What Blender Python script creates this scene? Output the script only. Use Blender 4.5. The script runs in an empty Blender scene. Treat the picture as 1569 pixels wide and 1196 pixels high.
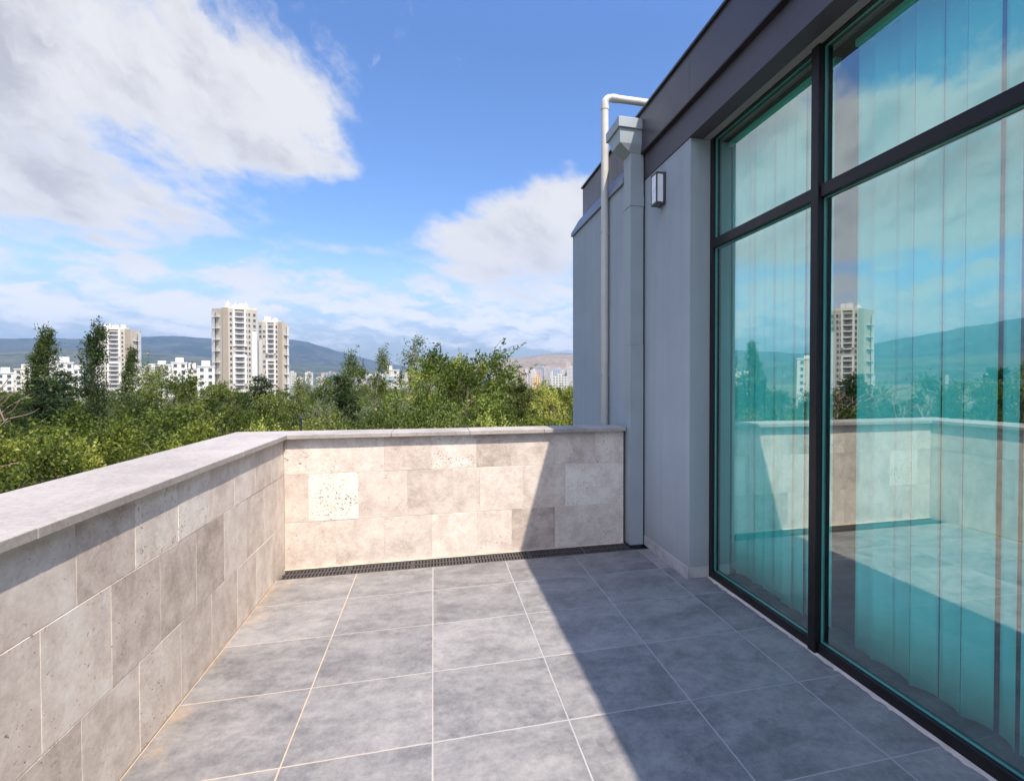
import bpy, math, random
import numpy as np
from mathutils import Vector

# ------------------------------------------------------------------ camera, world, sun, exposure
SC = bpy.context.scene
COL = SC.collection
rad = math.radians
YAW, PITCH, EYE = math.atan2(233.0, 850.0), rad(-1.01), 1.56
cam_d = bpy.data.cameras.new('camera')
cam = bpy.data.objects.new('camera', cam_d)
COL.objects.link(cam)
cam.location = (0, 0, EYE)
cam.rotation_euler = (rad(90) + PITCH, 0, -YAW)
cam_d.sensor_width = 36.0
cam_d.lens = 36.0 * 850.0 / 1569.0
cam_d.shift_x = -(897.0 - 784.5) / 1569.0
cam_d.clip_start = 0.05
cam_d.clip_end = 60000.0
SC.camera = cam
SC.view_settings.view_transform = 'Standard'
SC.view_settings.look = 'None'
SC.view_settings.gamma = 1.0
SC.view_settings.exposure = 1.46
SC.cycles.use_denoising = True
SC.cycles.max_bounces = 8
SC.cycles.diffuse_bounces = 3
SC.cycles.glossy_bounces = 3
SC.cycles.transparent_max_bounces = 10
SC.cycles.volume_bounces = 0
SC.cycles.caustics_reflective = False
SC.cycles.caustics_refractive = False

SUN_TO = Vector((1 / 3.68, -1 / 1.85, 1.0)).normalized()
SUN_EL = math.asin(SUN_TO.z)
SUN_AZ = math.atan2(SUN_TO.x, SUN_TO.y)
sun_d = bpy.data.lights.new('sun', 'SUN')
sun_d.energy = 2.7
sun_d.angle = rad(0.5)
sun_d.color = (1.0, 0.90, 0.78)
sun = bpy.data.objects.new('sun', sun_d)
COL.objects.link(sun)
sun.rotation_euler = (-SUN_TO).to_track_quat('-Z', 'Y').to_euler()
sun.location = (5, -8, 20)

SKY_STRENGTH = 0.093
CLOUD_STRENGTH = 0.325


class G:
    """small helper round a node tree"""
    def __init__(s, nt):
        s.nt = nt

    def node(s, t, ins=None, **props):
        n = s.nt.nodes.new('ShaderNode' + t)
        for k, v in props.items():
            setattr(n, k, v)
        for k, v in (ins or {}).items():
            s.put(n.inputs[k], v)
        return n

    def put(s, sock, v):
        if isinstance(v, bpy.types.NodeSocket):
            s.nt.links.new(v, sock)
        elif isinstance(v, (tuple, list)) and len(v) == 3 and sock.type == 'RGBA':
            sock.default_value = (*v, 1.0)
        else:
            sock.default_value = v

    def math(s, op, a, b=None, c=None, clamp=False):
        n = s.node('Math', operation=op, use_clamp=clamp)
        s.put(n.inputs[0], a)
        if b is not None:
            s.put(n.inputs[1], b)
        if c is not None:
            s.put(n.inputs[2], c)
        return n.outputs[0]

    def mul(s, a, b): return s.math('MULTIPLY', a, b)
    def add(s, a, b): return s.math('ADD', a, b)

    def vmath(s, op, a, b):
        n = s.node('VectorMath', operation=op)
        s.put(n.inputs[0], a)
        s.put(n.inputs[1], b)
        return n.outputs[0]

    def mix(s, f, a, b, blend='MIX'):
        n = s.node('Mix', data_type='RGBA', blend_type=blend)
        s.put(n.inputs[0], f)
        s.put(n.inputs[6], a)
        s.put(n.inputs[7], b)
        return n.outputs[2]

    def rng(s, v, a, b, c=0.0, d=1.0, smooth=True):
        n = s.node('MapRange', interpolation_type='SMOOTHSTEP' if smooth else 'LINEAR')
        for k, x in zip(range(5), (v, a, b, c, d)):
            s.put(n.inputs[k], x)
        return n.outputs[0]

    def noise(s, vec, scale, detail=4.0, rough=0.55, dist=0.0):
        n = s.node('TexNoise', {'Vector': vec, 'Scale': scale, 'Detail': detail, 'Roughness': rough, 'Distortion': dist})
        return n.outputs[0]

    def comb(s, x, y, z):
        return s.node('CombineXYZ', {0: x, 1: y, 2: z}).outputs[0]

    def sep(s, v):
        return s.node('SeparateXYZ', {0: v}).outputs

    def attr(s, name):
        return s.node('Attribute', attribute_name=name).outputs['Fac']


world = bpy.data.worlds.new('World')
SC.world = world
world.use_nodes = True
wn = world.node_tree
wn.nodes.clear()
g = G(wn)
sky = g.node('TexSky', sky_type='NISHITA', sun_disc=False, sun_elevation=SUN_EL, sun_rotation=SUN_AZ,
             altitude=500.0, air_density=1.0, dust_density=0.1, ozone_density=3.0)
wdir = g.node('TexCoord').outputs['Generated']
X, Y, Z = g.sep(wdir)
AZ = g.mul(g.math('ARCTAN2', X, Y), 57.2958)
EL = g.mul(g.math('ARCSINE', Z), 57.2958)


def blob(a0, e0, sa, se, amp):
    da = g.mul(g.add(AZ, -a0), 1.0 / sa)
    de = g.mul(g.add(EL, -e0), 1.0 / se)
    q = g.add(g.mul(da, da), g.mul(de, de))
    return g.mul(g.math('EXPONENT', g.mul(q, -1.0)), amp)


# cloud cover by direction: (azimuth, elevation, spread, spread, amount)
cover = -0.17
for b in [(-33, 23.5, 20, 8.0, .42), (-12.5, 24, 7, 3.2, .26), (-33, 13.5, 15, 2.4, .34), (-12, 19.3, 7, 1.8, .20),
          (9, 14.2, 9, 4.6, .44), (14, 19, 6, 3.6, .26), (-25, 10.6, 4, .6, .14), (8, 8.0, 9, 1.6, .16), (3, 10.5, 3, .9, .14), (-7.5, 12.2, 4, .9, .20),
          (1, 23, 9, 5.5, -.34), (22, 27, 17, 7, -.34), (-5, 16, 5, 2.6, -.24), (-21, 9.0, 6, 1.0, -.10), (-36, 14.6, 4, .8, -.16),
          (-50, 15, 12, 9, .18), (-62, 24, 16, 6, .12), (-44, 27, 11, 3.5, -.34), (-52, 7, 14, 3, -.12), (-70, 10, 14, 6, .1),
          (110, 30, 60, 24, .30), (-130, 30, 60, 24, .24), (180, 58, 60, 14, .22), (-180, 58, 60, 14, .22)]:  # this row: clouds behind and overhead, out of view, added for ambient light
    cover = g.add(blob(*b), cover)
# low clouds are seen edge on: squeeze the pattern towards the horizon
EV = g.mul(g.math('LOGARITHM', g.add(g.math('MAXIMUM', EL, -4.0), 6.0), math.e), 11.0)
ca, sa_ = math.cos(rad(-13)), math.sin(rad(-13))
u = g.add(g.mul(AZ, ca), g.mul(EV, sa_))
v = g.add(g.mul(EV, ca), g.mul(AZ, -sa_))
warp = g.noise(g.comb(g.mul(AZ, 0.14), g.mul(EV, 0.3), 3.3), 1.0, 4.0, 0.55)
warp2 = g.noise(g.comb(g.mul(AZ, 0.55), g.mul(EV, 0.9), 9.3), 1.0, 5.0, 0.6)
p1 = g.comb(g.add(g.mul(u, 0.052), g.mul(warp, 0.45)), g.add(g.mul(v, 0.30), g.mul(warp, 0.6)), 0.7)
n1 = g.noise(p1, 1.0, 12.0, 0.60)
n2 = g.noise(g.comb(g.add(g.mul(AZ, 0.25), g.mul(warp2, .7)), g.add(g.mul(EV, 0.86), g.mul(warp2, .5)), 8.1), 1.0, 11.0, 0.62)
fibre = g.noise(g.comb(g.add(g.mul(u, 0.16), g.mul(warp, .8)), g.add(g.mul(v, 1.15), g.mul(warp2, .8)), 4.4), 1.0, 8.0, 0.62)
upper = g.add(g.add(g.mul(n1, 0.48), g.add(g.mul(n2, 0.36), g.mul(fibre, .26))), cover)
a_up = g.rng(upper, 0.44, 0.68)
# broken bank low over the hills
cells = g.noise(g.comb(g.add(g.mul(AZ, 0.20), g.mul(warp2, .75)), g.add(g.mul(EV, 0.62), g.mul(warp2, .75)), 2.7), 1.0, 12.0, 0.62)
band_ = g.mul(g.rng(EL, 1.6, 4.0), g.rng(EL, 8.5, 13.5, 1.0, 0.0))
lowd = g.add(g.add(g.mul(cells, .74), g.mul(fibre, .26)), g.mul(g.add(band_, -1.0), .22))
lowd = g.add(lowd, g.add(blob(-24, 5.6, 14, 2.4, .035), g.add(blob(4, 6.8, 11, 2.4, .045), blob(-12, 8.2, 6, 1.8, .05))))
a_low = g.mul(g.rng(lowd, 0.40, 0.585), .97)
alpha = g.math('MAXIMUM', a_up, a_low)
alpha = g.mul(alpha, g.rng(EL, 0.5, 3.2, 0.15, 0.98))
shade = g.noise(g.comb(g.add(g.mul(u, 0.10), g.mul(warp, .4)), g.add(g.mul(v, 0.40), g.mul(warp2, .5)), 2.0), 1.0, 9.0, 0.58)
thick = g.rng(upper, 0.54, 0.80)
body = g.mul(g.mul(g.rng(shade, 0.42, 0.66), thick), g.rng(AZ, -14.0, 4.0, 0.95, 0.6))
lowlit = g.rng(EL, 4.0, 12.0, 1.34, 1.0)
ccol = g.mix(body, (1.0, 0.985, 0.985), (0.62, 0.61, 0.655))
skyc = g.node('HueSaturation', {'Hue': 0.508, 'Saturation': g.rng(EL, 2.0, 14.0, 0.80, 1.18), 'Color': sky.outputs[0]}).outputs[0]
skyc = g.mix(g.rng(EL, 1.0, 11.0, 0.74, 0.12), skyc, (0, 0, 0))
skyc = g.mix(1.0, skyc, g.mix(g.rng(EL, 30.0, 52.0), (1, 1, 1), (2.0, 2.05, 2.2)), 'MULTIPLY')  # high sky, out of view, brightened to lift the shaded surfaces
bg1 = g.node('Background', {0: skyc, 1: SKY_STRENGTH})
sd = g.node('VectorMath', operation='DOT_PRODUCT')
g.put(sd.inputs[0], wdir)
g.put(sd.inputs[1], tuple(SUN_TO))
glow = g.rng(sd.outputs['Value'], 0.25, 1.0, 1.0, 3.4)       # clouds towards the sun boosted, extra fill for the shade
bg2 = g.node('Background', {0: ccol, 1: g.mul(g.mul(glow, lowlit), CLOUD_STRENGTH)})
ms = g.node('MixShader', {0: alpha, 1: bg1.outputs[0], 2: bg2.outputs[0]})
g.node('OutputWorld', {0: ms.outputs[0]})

# ------------------------------------------------------------------ helpers: geometry and tagging
FW = np.array([math.sin(YAW), math.cos(YAW)])
RT = np.array([math.cos(YAW), -math.sin(YAW)])


def spot(px, depth):
    """ground position on the sight line of a photograph column, 'depth' metres out"""
    p = (FW + (px - 897.0) / 850.0 * RT) * depth
    return float(p[0]), float(p[1])


def height(py, depth):
    return EYE + (583.0 - py) / 850.0 * depth


def tag(o, label=None, cat=None, group=None, kind=None):
    for k, v_ in (('label', label), ('category', cat), ('group', group), ('kind', kind)):
        if v_:
            o[k] = v_
    return o


def empty(name, loc=(0, 0, 0), rz=0.0, label=None, cat=None, group=None):
    o = bpy.data.objects.new(name, None)
    COL.objects.link(o)
    o.location = loc
    o.rotation_euler = (0, 0, rz)
    o.empty_display_size = 0.1
    return tag(o, label, cat, group)


class MB:
    def __init__(s):
        s.v, s.f, s.at = [], [], []

    def face(s, pts, **a):
        n = len(s.v)
        s.v += [tuple(p) for p in pts]
        s.f.append(tuple(range(n, n + len(pts))))
        s.at.append(a)

    def mesh(s, vs, fs, **a):
        n = len(s.v)
        s.v += [tuple(p) for p in vs]
        for q in fs:
            s.f.append(tuple(n + i for i in q))
            s.at.append(a)

    def box(s, x0, x1, y0, y1, z0, z1, **a):
        x0, x1 = min(x0, x1), max(x0, x1)
        y0, y1 = min(y0, y1), max(y0, y1)
        s.mesh([(x0, y0, z0), (x1, y0, z0), (x1, y1, z0), (x0, y1, z0), (x0, y0, z1), (x1, y0, z1), (x1, y1, z1), (x0, y1, z1)],
               [(0, 3, 2, 1), (4, 5, 6, 7), (0, 1, 5, 4), (1, 2, 6, 5), (2, 3, 7, 6), (3, 0, 4, 7)], **a)
        return s

    def prism(s, poly, z0, z1, **a):
        """counter-clockwise plan polygon raised from z0 to z1"""
        n = len(poly)
        vs = [(p[0], p[1], z0) for p in poly] + [(p[0], p[1], z1) for p in poly]
        fs = [tuple(reversed(range(n))), tuple(range(n, 2 * n))]
        fs += [(i, (i + 1) % n, n + (i + 1) % n, n + i) for i in range(n)]
        s.mesh(vs, fs, **a)
        return s

    def extr_y(s, poly, y0, y1, **a):
        """polygon in (x, z) swept along y"""
        n = len(poly)
        vs = [(p[0], y0, p[1]) for p in poly] + [(p[0], y1, p[1]) for p in poly]
        fs = [tuple(range(n)), tuple(reversed(range(n, 2 * n)))]
        fs += [((i + 1) % n, i, n + i, n + (i + 1) % n) for i in range(n)]
        s.mesh(vs, fs, **a)
        return s

    def tube(s, path, radii, seg=10, cap=True, **a):
        path = [np.array(p, float) for p in path]
        n = len(path)
        base = len(s.v)
        prev = None
        for i, p in enumerate(path):
            t = path[min(i + 1, n - 1)] - path[max(i - 1, 0)]
            t = t / (np.linalg.norm(t) + 1e-9)
            if prev is None:
                r_ = np.array([1.0, 0, 0]) if abs(t[0]) < 0.9 else np.array([0, 1.0, 0])
            else:
                r_ = prev
            a1 = r_ - t * (r_ @ t)
            a1 /= np.linalg.norm(a1) + 1e-9
            prev = a1
            a2 = np.cross(t, a1)
            for k in range(seg):
                w = 2 * math.pi * k / seg
                s.v.append(tuple(p + radii[i] * (math.cos(w) * a1 + math.sin(w) * a2)))
        for i in range(n - 1):
            for k in range(seg):
                k2 = (k + 1) % seg
                s.f.append((base + i * seg + k, base + i * seg + k2, base + (i + 1) * seg + k2, base + (i + 1) * seg + k))
                s.at.append(a)
        if cap:
            s.f.append(tuple(base + k for k in reversed(range(seg))))
            s.at.append(a)
            s.f.append(tuple(base + (n - 1) * seg + k for k in range(seg)))
            s.at.append(a)
        return s

    def data(s, name, mat, smooth=False):
        me = bpy.data.meshes.new(name)
        me.from_pydata(s.v, [], s.f)
        keys = sorted({k for a in s.at for k in a})
        for k in keys:
            at = me.attributes.new(k, 'FLOAT', 'FACE')
            at.data.foreach_set('value', [float(a.get(k, 0.5)) for a in s.at])
        me.materials.append(mat)
        if smooth:
            me.polygons.foreach_set('use_smooth', [True] * len(me.polygons))
        me.update()
        return me

    def build(s, name, mat, parent=None, smooth=False, bevel=0.0, seg=2, loc=None):
        o = bpy.data.objects.new(name, s.data(name, mat, smooth))
        COL.objects.link(o)
        if parent is not None:
            o.parent = parent
        if loc is not None:
            o.location = loc
        if bevel:
            m = o.modifiers.new('bevel', 'BEVEL')
            m.width = bevel
            m.segments = seg
            m.limit_method = 'ANGLE'
            m.harden_normals = False
        return o


def copy_tree(o, parent=None):
    c = o.copy()
    COL.objects.link(c)
    c.parent = parent
    for ch in o.children:
        copy_tree(ch, c)
    return c


# ------------------------------------------------------------------ materials
def material(name):
    m = bpy.data.materials.new(name)
    m.use_nodes = True
    nt = m.node_tree
    return m, G(nt), nt.nodes['Principled BSDF']


def bump(gr, bs, h, strength=0.3, dist=0.01):
    b = gr.node('Bump', {'Strength': strength, 'Distance': dist, 'Height': h})
    gr.put(bs.inputs['Normal'], b.outputs[0])


def plain(name, col, rough=0.6, var=0.12, scale=3.0, metal=0.0, bmp=0.0, spec=0.5):
    m, gr, bs = material(name)
    pos = gr.node('NewGeometry').outputs['Position']
    n = gr.noise(pos, scale, 6.0, 0.6)
    f = gr.rng(n, 0.3, 0.7, 0, 1, False)
    gr.put(bs.inputs['Base Color'], gr.mix(f, tuple(c * (1 - var) for c in col), tuple(min(1, c * (1 + var)) for c in col)))
    gr.put(bs.inputs['Roughness'], gr.rng(n, 0.3, 0.7, max(0.02, rough - 0.08), min(1, rough + 0.08), False))
    bs.inputs['Metallic'].default_value = metal
    bs.inputs['Specular IOR Level'].default_value = spec
    if bmp:
        bump(gr, bs, gr.noise(pos, scale * 25, 4.0, 0.6), bmp, 0.004)
    return m


def travertine():
    m, gr, bs = material('travertine')
    pos = gr.node('NewGeometry').outputs['Position']
    seed, tone, pit = gr.attr('seed'), gr.attr('tone'), gr.attr('pit')
    off = gr.comb(gr.mul(seed, 31.0), gr.mul(seed, 17.0), gr.mul(seed, 23.0))
    vec = gr.vmath('ADD', pos, off)
    cloud = gr.noise(vec, 6.5, 10.0, 0.70, 0.25)
    fine = gr.noise(gr.vmath('MULTIPLY', vec, (1.0, 1.0, 1.6)), 40.0, 7.0, 0.75)
    band = gr.noise(gr.vmath('MULTIPLY', vec, (2.0, 2.0, 7.0)), 1.6, 9.0, 0.66, 0.8)
    t = gr.add(gr.mul(gr.add(gr.mul(gr.add(tone, -.5), 1.35), .5), 0.80), gr.add(gr.mul(gr.rng(cloud, 0.32, 0.68), 0.36), gr.mul(gr.rng(fine, 0.30, 0.70), 0.19)))
    blot = gr.rng(gr.noise(vec, 2.6, 6.0, 0.6, 0.8), 0.54, 0.72)
    t = gr.add(t, gr.add(gr.mul(gr.add(band, -0.5), 0.34), gr.mul(blot, -0.12)))
    ramp = gr.node('ValToRGB', {0: t})
    cr = ramp.color_ramp
    for p_, c_ in ((0.0, (.29, .215, .17)), (1.0, (.80, .735, .655))):
        e = cr.elements[0] if p_ == 0 else cr.elements[1]
        e.position, e.color = p_, (*c_, 1)
    for p_, c_ in ((.25, (.395, .32, .27)), (.5, (.565, .475, .41)), (.75, (.69, .60, .525))):
        e = cr.elements.new(p_)
        e.color = (*c_, 1)
    zone = gr.rng(gr.noise(vec, 5.0, 3.0, 0.5, 0.6), 0.42, 0.58)
    hole = gr.noise(gr.vmath('MULTIPLY', vec, (1.0, 1.0, 1.35)), 58.0, 4.0, 0.62, 0.7)
    thr = gr.add(0.668, gr.mul(pit, -0.11))
    pits = gr.mul(gr.rng(hole, thr, gr.add(thr, 0.05)), gr.add(gr.mul(zone, 0.9), 0.1))
    rust = gr.mul(gr.rng(gr.noise(vec, 11.0, 5.0, 0.7), 0.55, 0.72), gr.mul(pit, 0.6))
    col = gr.mix(rust, ramp.outputs[0], (.50, .36, .24))
    col = gr.mix(gr.mul(pits, 0.92), col, (.20, .135, .09))
    gr.put(bs.inputs['Base Color'], col)
    bs.inputs['Roughness'].default_value = 0.62
    bs.inputs['Specular IOR Level'].default_value = 0.35
    h = gr.add(gr.mul(pits, -1.0), gr.mul(fine, 0.12))
    bump(gr, bs, h, 0.5, 0.006)
    return m


def coping_mat():
    m, gr, bs = material('limestone_coping')
    pos = gr.node('NewGeometry').outputs['Position']
    seed = gr.attr('seed')
    vec = gr.vmath('ADD', pos, gr.comb(gr.mul(seed, 31.0), gr.mul(seed, 17.0), 0.0))
    a = gr.noise(gr.vmath('MULTIPLY', vec, (1.0, .6, 1.0)), 3.0, 10.0, 0.68, 0.3)
    b = gr.noise(vec, 45.0, 6.0, 0.7)
    c = gr.noise(vec, 9.0, 8.0, 0.7, 0.5)
    t = gr.add(gr.mul(gr.rng(a, .3, .7), .42), gr.add(gr.mul(gr.rng(b, .3, .7), .36), gr.mul(seed, .3)))
    col = gr.mix(gr.rng(t, .2, 1.0, 0, 1, False), (.29, .258, .23), (.50, .45, .40))
    col = gr.mix(gr.mul(gr.rng(c, .60, .74), .5), col, (.24, .215, .20))
    spk = gr.rng(gr.noise(vec, 70.0, 3.0, .6), .72, .77)
    col = gr.mix(gr.mul(spk, .5), col, (.16, .135, .12))
    gr.put(bs.inputs['Base Color'], col)
    bs.inputs['Roughness'].default_value = .65
    bs.inputs['Specular IOR Level'].default_value = .3
    bump(gr, bs, gr.add(b, gr.mul(spk, -1.0)), .35, .003)
    return m


def render_mat(name, col, amt=.15):
    """painted render: fine grain, faint rain streaks, splash dirt with its own ragged shape"""
    m, gr, bs = material(name)
    pos = gr.node('NewGeometry').outputs['Position']
    x, y, z = gr.sep(pos)
    a = gr.noise(pos, 1.4, 9.0, 0.66)
    st = gr.noise(gr.vmath('MULTIPLY', pos, (9.0, 9.0, .35)), 1.0, 6.0, 0.6)
    gnl = gr.noise(pos, 210.0, 3.0, 0.6)
    t = gr.add(gr.mul(a, .5), gr.add(gr.mul(gr.rng(st, .35, .75), .14), gr.mul(gnl, .2)))
    c = gr.mix(gr.rng(t, .2, .65, 0, 1, False), tuple(v * (1 + amt) for v in col), tuple(v * (1 - amt) for v in col))
    dirt = gr.mul(gr.rng(gr.add(z, gr.mul(gr.noise(pos, 7.0, 6.0, .65), .30)), .20, .48, 1.0, 0.0), .35)
    c = gr.mix(dirt, c, (.26, .245, .23))
    gr.put(bs.inputs['Base Color'], c)
    bs.inputs['Roughness'].default_value = .8
    bs.inputs['Specular IOR Level'].default_value = .3
    bump(gr, bs, gr.add(gr.mul(gnl, .6), gr.mul(a, 1.6)), .35, .008)
    return m


def tile_mat():
    m, gr, bs = material('concrete_look_tile')
    pos = gr.node('NewGeometry').outputs['Position']
    seed, tone = gr.attr('seed'), gr.attr('tone')
    off = gr.comb(gr.mul(seed, 37.0), gr.mul(seed, 19.0), gr.mul(seed, 11.0))
    vec = gr.vmath('ADD', gr.vmath('MULTIPLY', pos, (1.0, 1.0, 1.0)), off)
    big = gr.noise(gr.vmath('MULTIPLY', vec, (1.0, 1.4, 1.0)), 3.0, 11.0, 0.68, 0.25)
    mid = gr.noise(vec, 16.0, 9.0, 0.72, 0.2)
    grain = gr.noise(vec, 150.0, 4.0, 0.7)
    sc_ = gr.noise(gr.vmath('MULTIPLY', vec, (3.0, 0.8, 1.0)), 30.0, 5.0, 0.65, 0.5)
    med = gr.noise(gr.vmath('MULTIPLY', vec, (1.6, 1.0, 1.0)), 38.0, 6.0, 0.75, 0.4)
    t = gr.add(gr.mul(gr.rng(big, 0.34, 0.66), 0.40), gr.add(gr.mul(gr.rng(mid, .32, .68), 0.32), gr.add(gr.mul(gr.rng(med, .3, .7), .20), gr.mul(tone, 0.24))))
    col = gr.mix(gr.rng(t, 0.2, 1.0, 0, 1, False), (.13, .127, .125), (.325, .306, .288))
    speck = gr.rng(gr.noise(vec, 62.0, 3.0, 0.6), 0.73, 0.78)
    col = gr.mix(gr.mul(speck, .45), col, (.12, .115, .11))
    col = gr.mix(gr.mul(gr.rng(sc_, 0.70, 0.80), 0.25), col, (.6, .59, .57))
    x, y, z = gr.sep(pos)
    # rusty wash-out from the joint along the parapet
    edge = gr.rng(gr.add(x, gr.mul(gr.noise(pos, 3.5, 5.0, 0.6), 0.42)), -1.02, -0.80, 1.0, 0.0)
    n3 = gr.rng(gr.noise(gr.vmath('MULTIPLY', pos, (2.2, 1.0, 1.0)), 2.2, 6.0, 0.6, 1.0), 0.42, 0.66)
    col = gr.mix(gr.mul(gr.mul(edge, n3), 0.5), col, (.47, .33, .19))
    gr.put(bs.inputs['Base Color'], col)
    gr.put(bs.inputs['Roughness'], gr.rng(mid, 0.3, 0.7, 0.42, 0.62, False))
    bs.inputs['Specular IOR Level'].default_value = 0.35
    bump(gr, bs, gr.add(mid, gr.mul(gr.noise(vec, 140.0, 3.0, 0.6), 0.3)), 0.12, 0.004)
    return m


def grout_mat():
    m, gr, bs = material('grout')
    pos = gr.node('NewGeometry').outputs['Position']
    x, y, z = gr.sep(pos)
    n = gr.noise(pos, 6.0, 5.0, 0.6)
    rusty = gr.rng(gr.add(x, gr.mul(gr.noise(pos, 1.6, 3.0, 0.5), 1.2)), -0.6, 1.1, 1.0, 0.0)
    col = gr.mix(rusty, gr.mix(n, (.30, .29, .285), (.46, .44, .42)), gr.mix(n, (.52, .35, .20), (.56, .45, .33)))
    gr.put(bs.inputs['Base Color'], col)
    bs.inputs['Roughness'].default_value = 0.9
    return m


def glass_mat():
    m, gr, bs = material('teal_coated_glass')
    nt = m.node_tree
    nt.nodes.remove(bs)
    out = nt.nodes['Material Output']
    tr = gr.node('BsdfTransparent', {0: (0.46, 0.92, 0.86)})
    pos = gr.node('NewGeometry').outputs['Position']
    bp = gr.node('Bump', {'Strength': 0.05, 'Distance': 0.02, 'Height': gr.noise(pos, 1.1, 2.0, 0.5)})
    gl = gr.node('BsdfGlossy', {'Color': (0.90, 1.0, 0.95), 'Roughness': 0.0, 'Normal': bp.outputs[0]})
    back = gr.node('NewGeometry').outputs['Backfacing']
    fr = gr.node('Fresnel', {'IOR': 1.5})
    fac = gr.math('ADD', gr.mul(fr.outputs[0], 1.0), 0.37, clamp=True)
    gr.put(gl.inputs['Color'], gr.mix(fac, (0, 0, 0), (0.92, 1.0, 0.95)))
    gr.put(tr.inputs[0], gr.mix(gr.mul(fac, .38), (0.31, 0.95, 0.88), (0, 0, 0)))
    front = gr.node('AddShader', {0: gl.outputs[0], 1: tr.outputs[0]})
    clear = gr.node('BsdfTransparent', {0: (0.97, 1.0, 0.99)})
    mx = gr.node('MixShader', {0: back, 1: front.outputs[0], 2: clear.outputs[0]})
    gr.put(out.inputs[0], mx.outputs[0])
    return m


def slat_mat():
    m, gr, bs = material('blind_fabric')
    nt = m.node_tree
    nt.nodes.remove(bs)
    out = nt.nodes['Material Output']
    pos = gr.node('NewGeometry').outputs['Position']
    c = gr.mix(gr.noise(gr.vmath('MULTIPLY', pos, (1, 1, 4.0)), 60.0, 3.0, 0.6), (.82, .83, .81), (.92, .92, .90))
    d = gr.node('BsdfDiffuse', {0: c})
    t = gr.node('BsdfTranslucent', {0: c})
    mx = gr.node('MixShader', {0: 0.2, 1: d.outputs[0], 2: t.outputs[0]})
    gr.put(out.inputs[0], mx.outputs[0])
    return m


def leaf_mat(name, dark, mid, light, trans=0.28):
    m, gr, bs = material(name)
    nt = m.node_tree
    nt.nodes.remove(bs)
    out = nt.nodes['Material Output']
    t = gr.attr('tone')
    ramp = gr.node('ValToRGB', {0: t})
    cr = ramp.color_ramp
    cr.elements[0].color = (*dark, 1)
    cr.elements[1].color = (*light, 1)
    e = cr.elements.new(0.5)
    e.color = (*mid, 1)
    c = ramp.outputs[0]
    rnd = gr.node('ObjectInfo').outputs['Random']
    c = gr.mix(0.8, c, gr.mix(rnd, (.66, .80, .60) if name == 'leaf_bright' else (.62, .80, .55), (1.55, 1.40, 1.0)), 'MULTIPLY')
    d = gr.node('BsdfDiffuse', {0: c})
    tl = gr.node('BsdfTranslucent', {0: gr.mix(0.5, c, (.22, .30, .03))})
    gl = gr.node('BsdfGlossy', {0: (.8, .8, .8), 'Roughness': 0.45})
    mx = gr.node('MixShader', {0: trans, 1: d.outputs[0], 2: tl.outputs[0]})
    mx2 = gr.node('MixShader', {0: 0.015, 1: mx.outputs[0], 2: gl.outputs[0]})
    gr.put(out.inputs[0], mx2.outputs[0])
    return m


def ground_mat():
    m, gr, bs = material('valley_ground')
    pos = gr.node('NewGeometry').outputs['Position']
    a = gr.noise(pos, 0.012, 8.0, 0.62)
    b = gr.noise(pos, 0.11, 6.0, 0.6)
    c = gr.mix(gr.rng(a, 0.42, 0.60), (.055, .075, .028), (.17, .155, .105))
    c = gr.mix(gr.rng(b, 0.5, 0.7), c, (.08, .095, .04))
    gr.put(bs.inputs['Base Color'], c)
    bs.inputs['Roughness'].default_value = 0.95
    return m


def hill_mat(name, c0, c1, c2, sc):
    m, gr, bs = material(name)
    pos = gr.node('NewGeometry').outputs['Position']
    a = gr.noise(pos, sc, 9.0, 0.6, 0.3)
    b = gr.noise(pos, sc * 6, 7.0, 0.65)
    c = gr.mix(gr.rng(a, 0.38, 0.62), c0, c1)
    c = gr.mix(gr.rng(b, 0.52, 0.72), c, c2)
    gr.put(bs.inputs['Base Color'], c)
    bs.inputs['Roughness'].default_value = 1.0
    bs.inputs['Specular IOR Level'].default_value = 0.1
    return m


M = {}
M['trav'] = travertine()
M['tile'] = tile_mat()
M['grout'] = grout_mat()
M['glass'] = glass_mat()
M['slat'] = slat_mat()
M['mortar'] = plain('mortar', (.62, .53, .44), 0.9, 0.2, 8.0)
M['coping'] = coping_mat()
M['render'] = render_mat('grey_render', (.365, .40, .425))
M['skirt'] = plain('grey_skirting_stone', (.42, .41, .41), 0.55, 0.25, 9.0)
M['pipegrey'] = plain('painted_sheet_metal', (.32, .365, .385), 0.5, 0.06, 4.0, bmp=0.05)
M['pvc'] = plain('white_pvc', (.56, .54, .49), 0.4, 0.07, 6.0)
M['fascia'] = plain('charcoal_fascia', (.058, .050, .062), 0.38, 0.22, 2.2, bmp=0.03)
M['band'] = plain('charcoal_render', (.078, .069, .084), 0.55, 0.22, 3.5, bmp=0.1)
M['capdark'] = plain('roof_edge_metal', (.028, .024, .028), 0.4, 0.2, 4.0)
M['flash'] = plain('blue_grey_flashing', (.17, .195, .25), 0.4, 0.1, 3.0)
M['soffit'] = plain('soffit_grey', (.30, .30, .29), 0.75, 0.1, 3.0)
M['frame'] = plain('anodised_frame', (.012, .010, .012), 0.42, 0.25, 6.0, spec=.3)
M['bead'] = plain('teal_glass_edge', (.10, .36, .32), 0.2, 0.12, 5.0)
M['iron'] = plain('cast_grate', (.055, .048, .048), 0.6, 0.3, 14.0)
M['black'] = plain('black_plastic', (.018, .017, .018), 0.45, 0.2, 9.0)
M['trough'] = plain('dark_trough', (.012, .011, .010), 0.9, 0.2, 9.0)
M['lampbody'] = plain('lamp_metal', (.06, .058, .06), 0.4, 0.15, 9.0)
M['diff'] = plain('opal_diffuser', (.80, .82, .86), 0.3, 0.04, 9.0)
M['room'] = plain('room_paint', (.10, .095, .09), 0.8, 0.1, 1.5)
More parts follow.
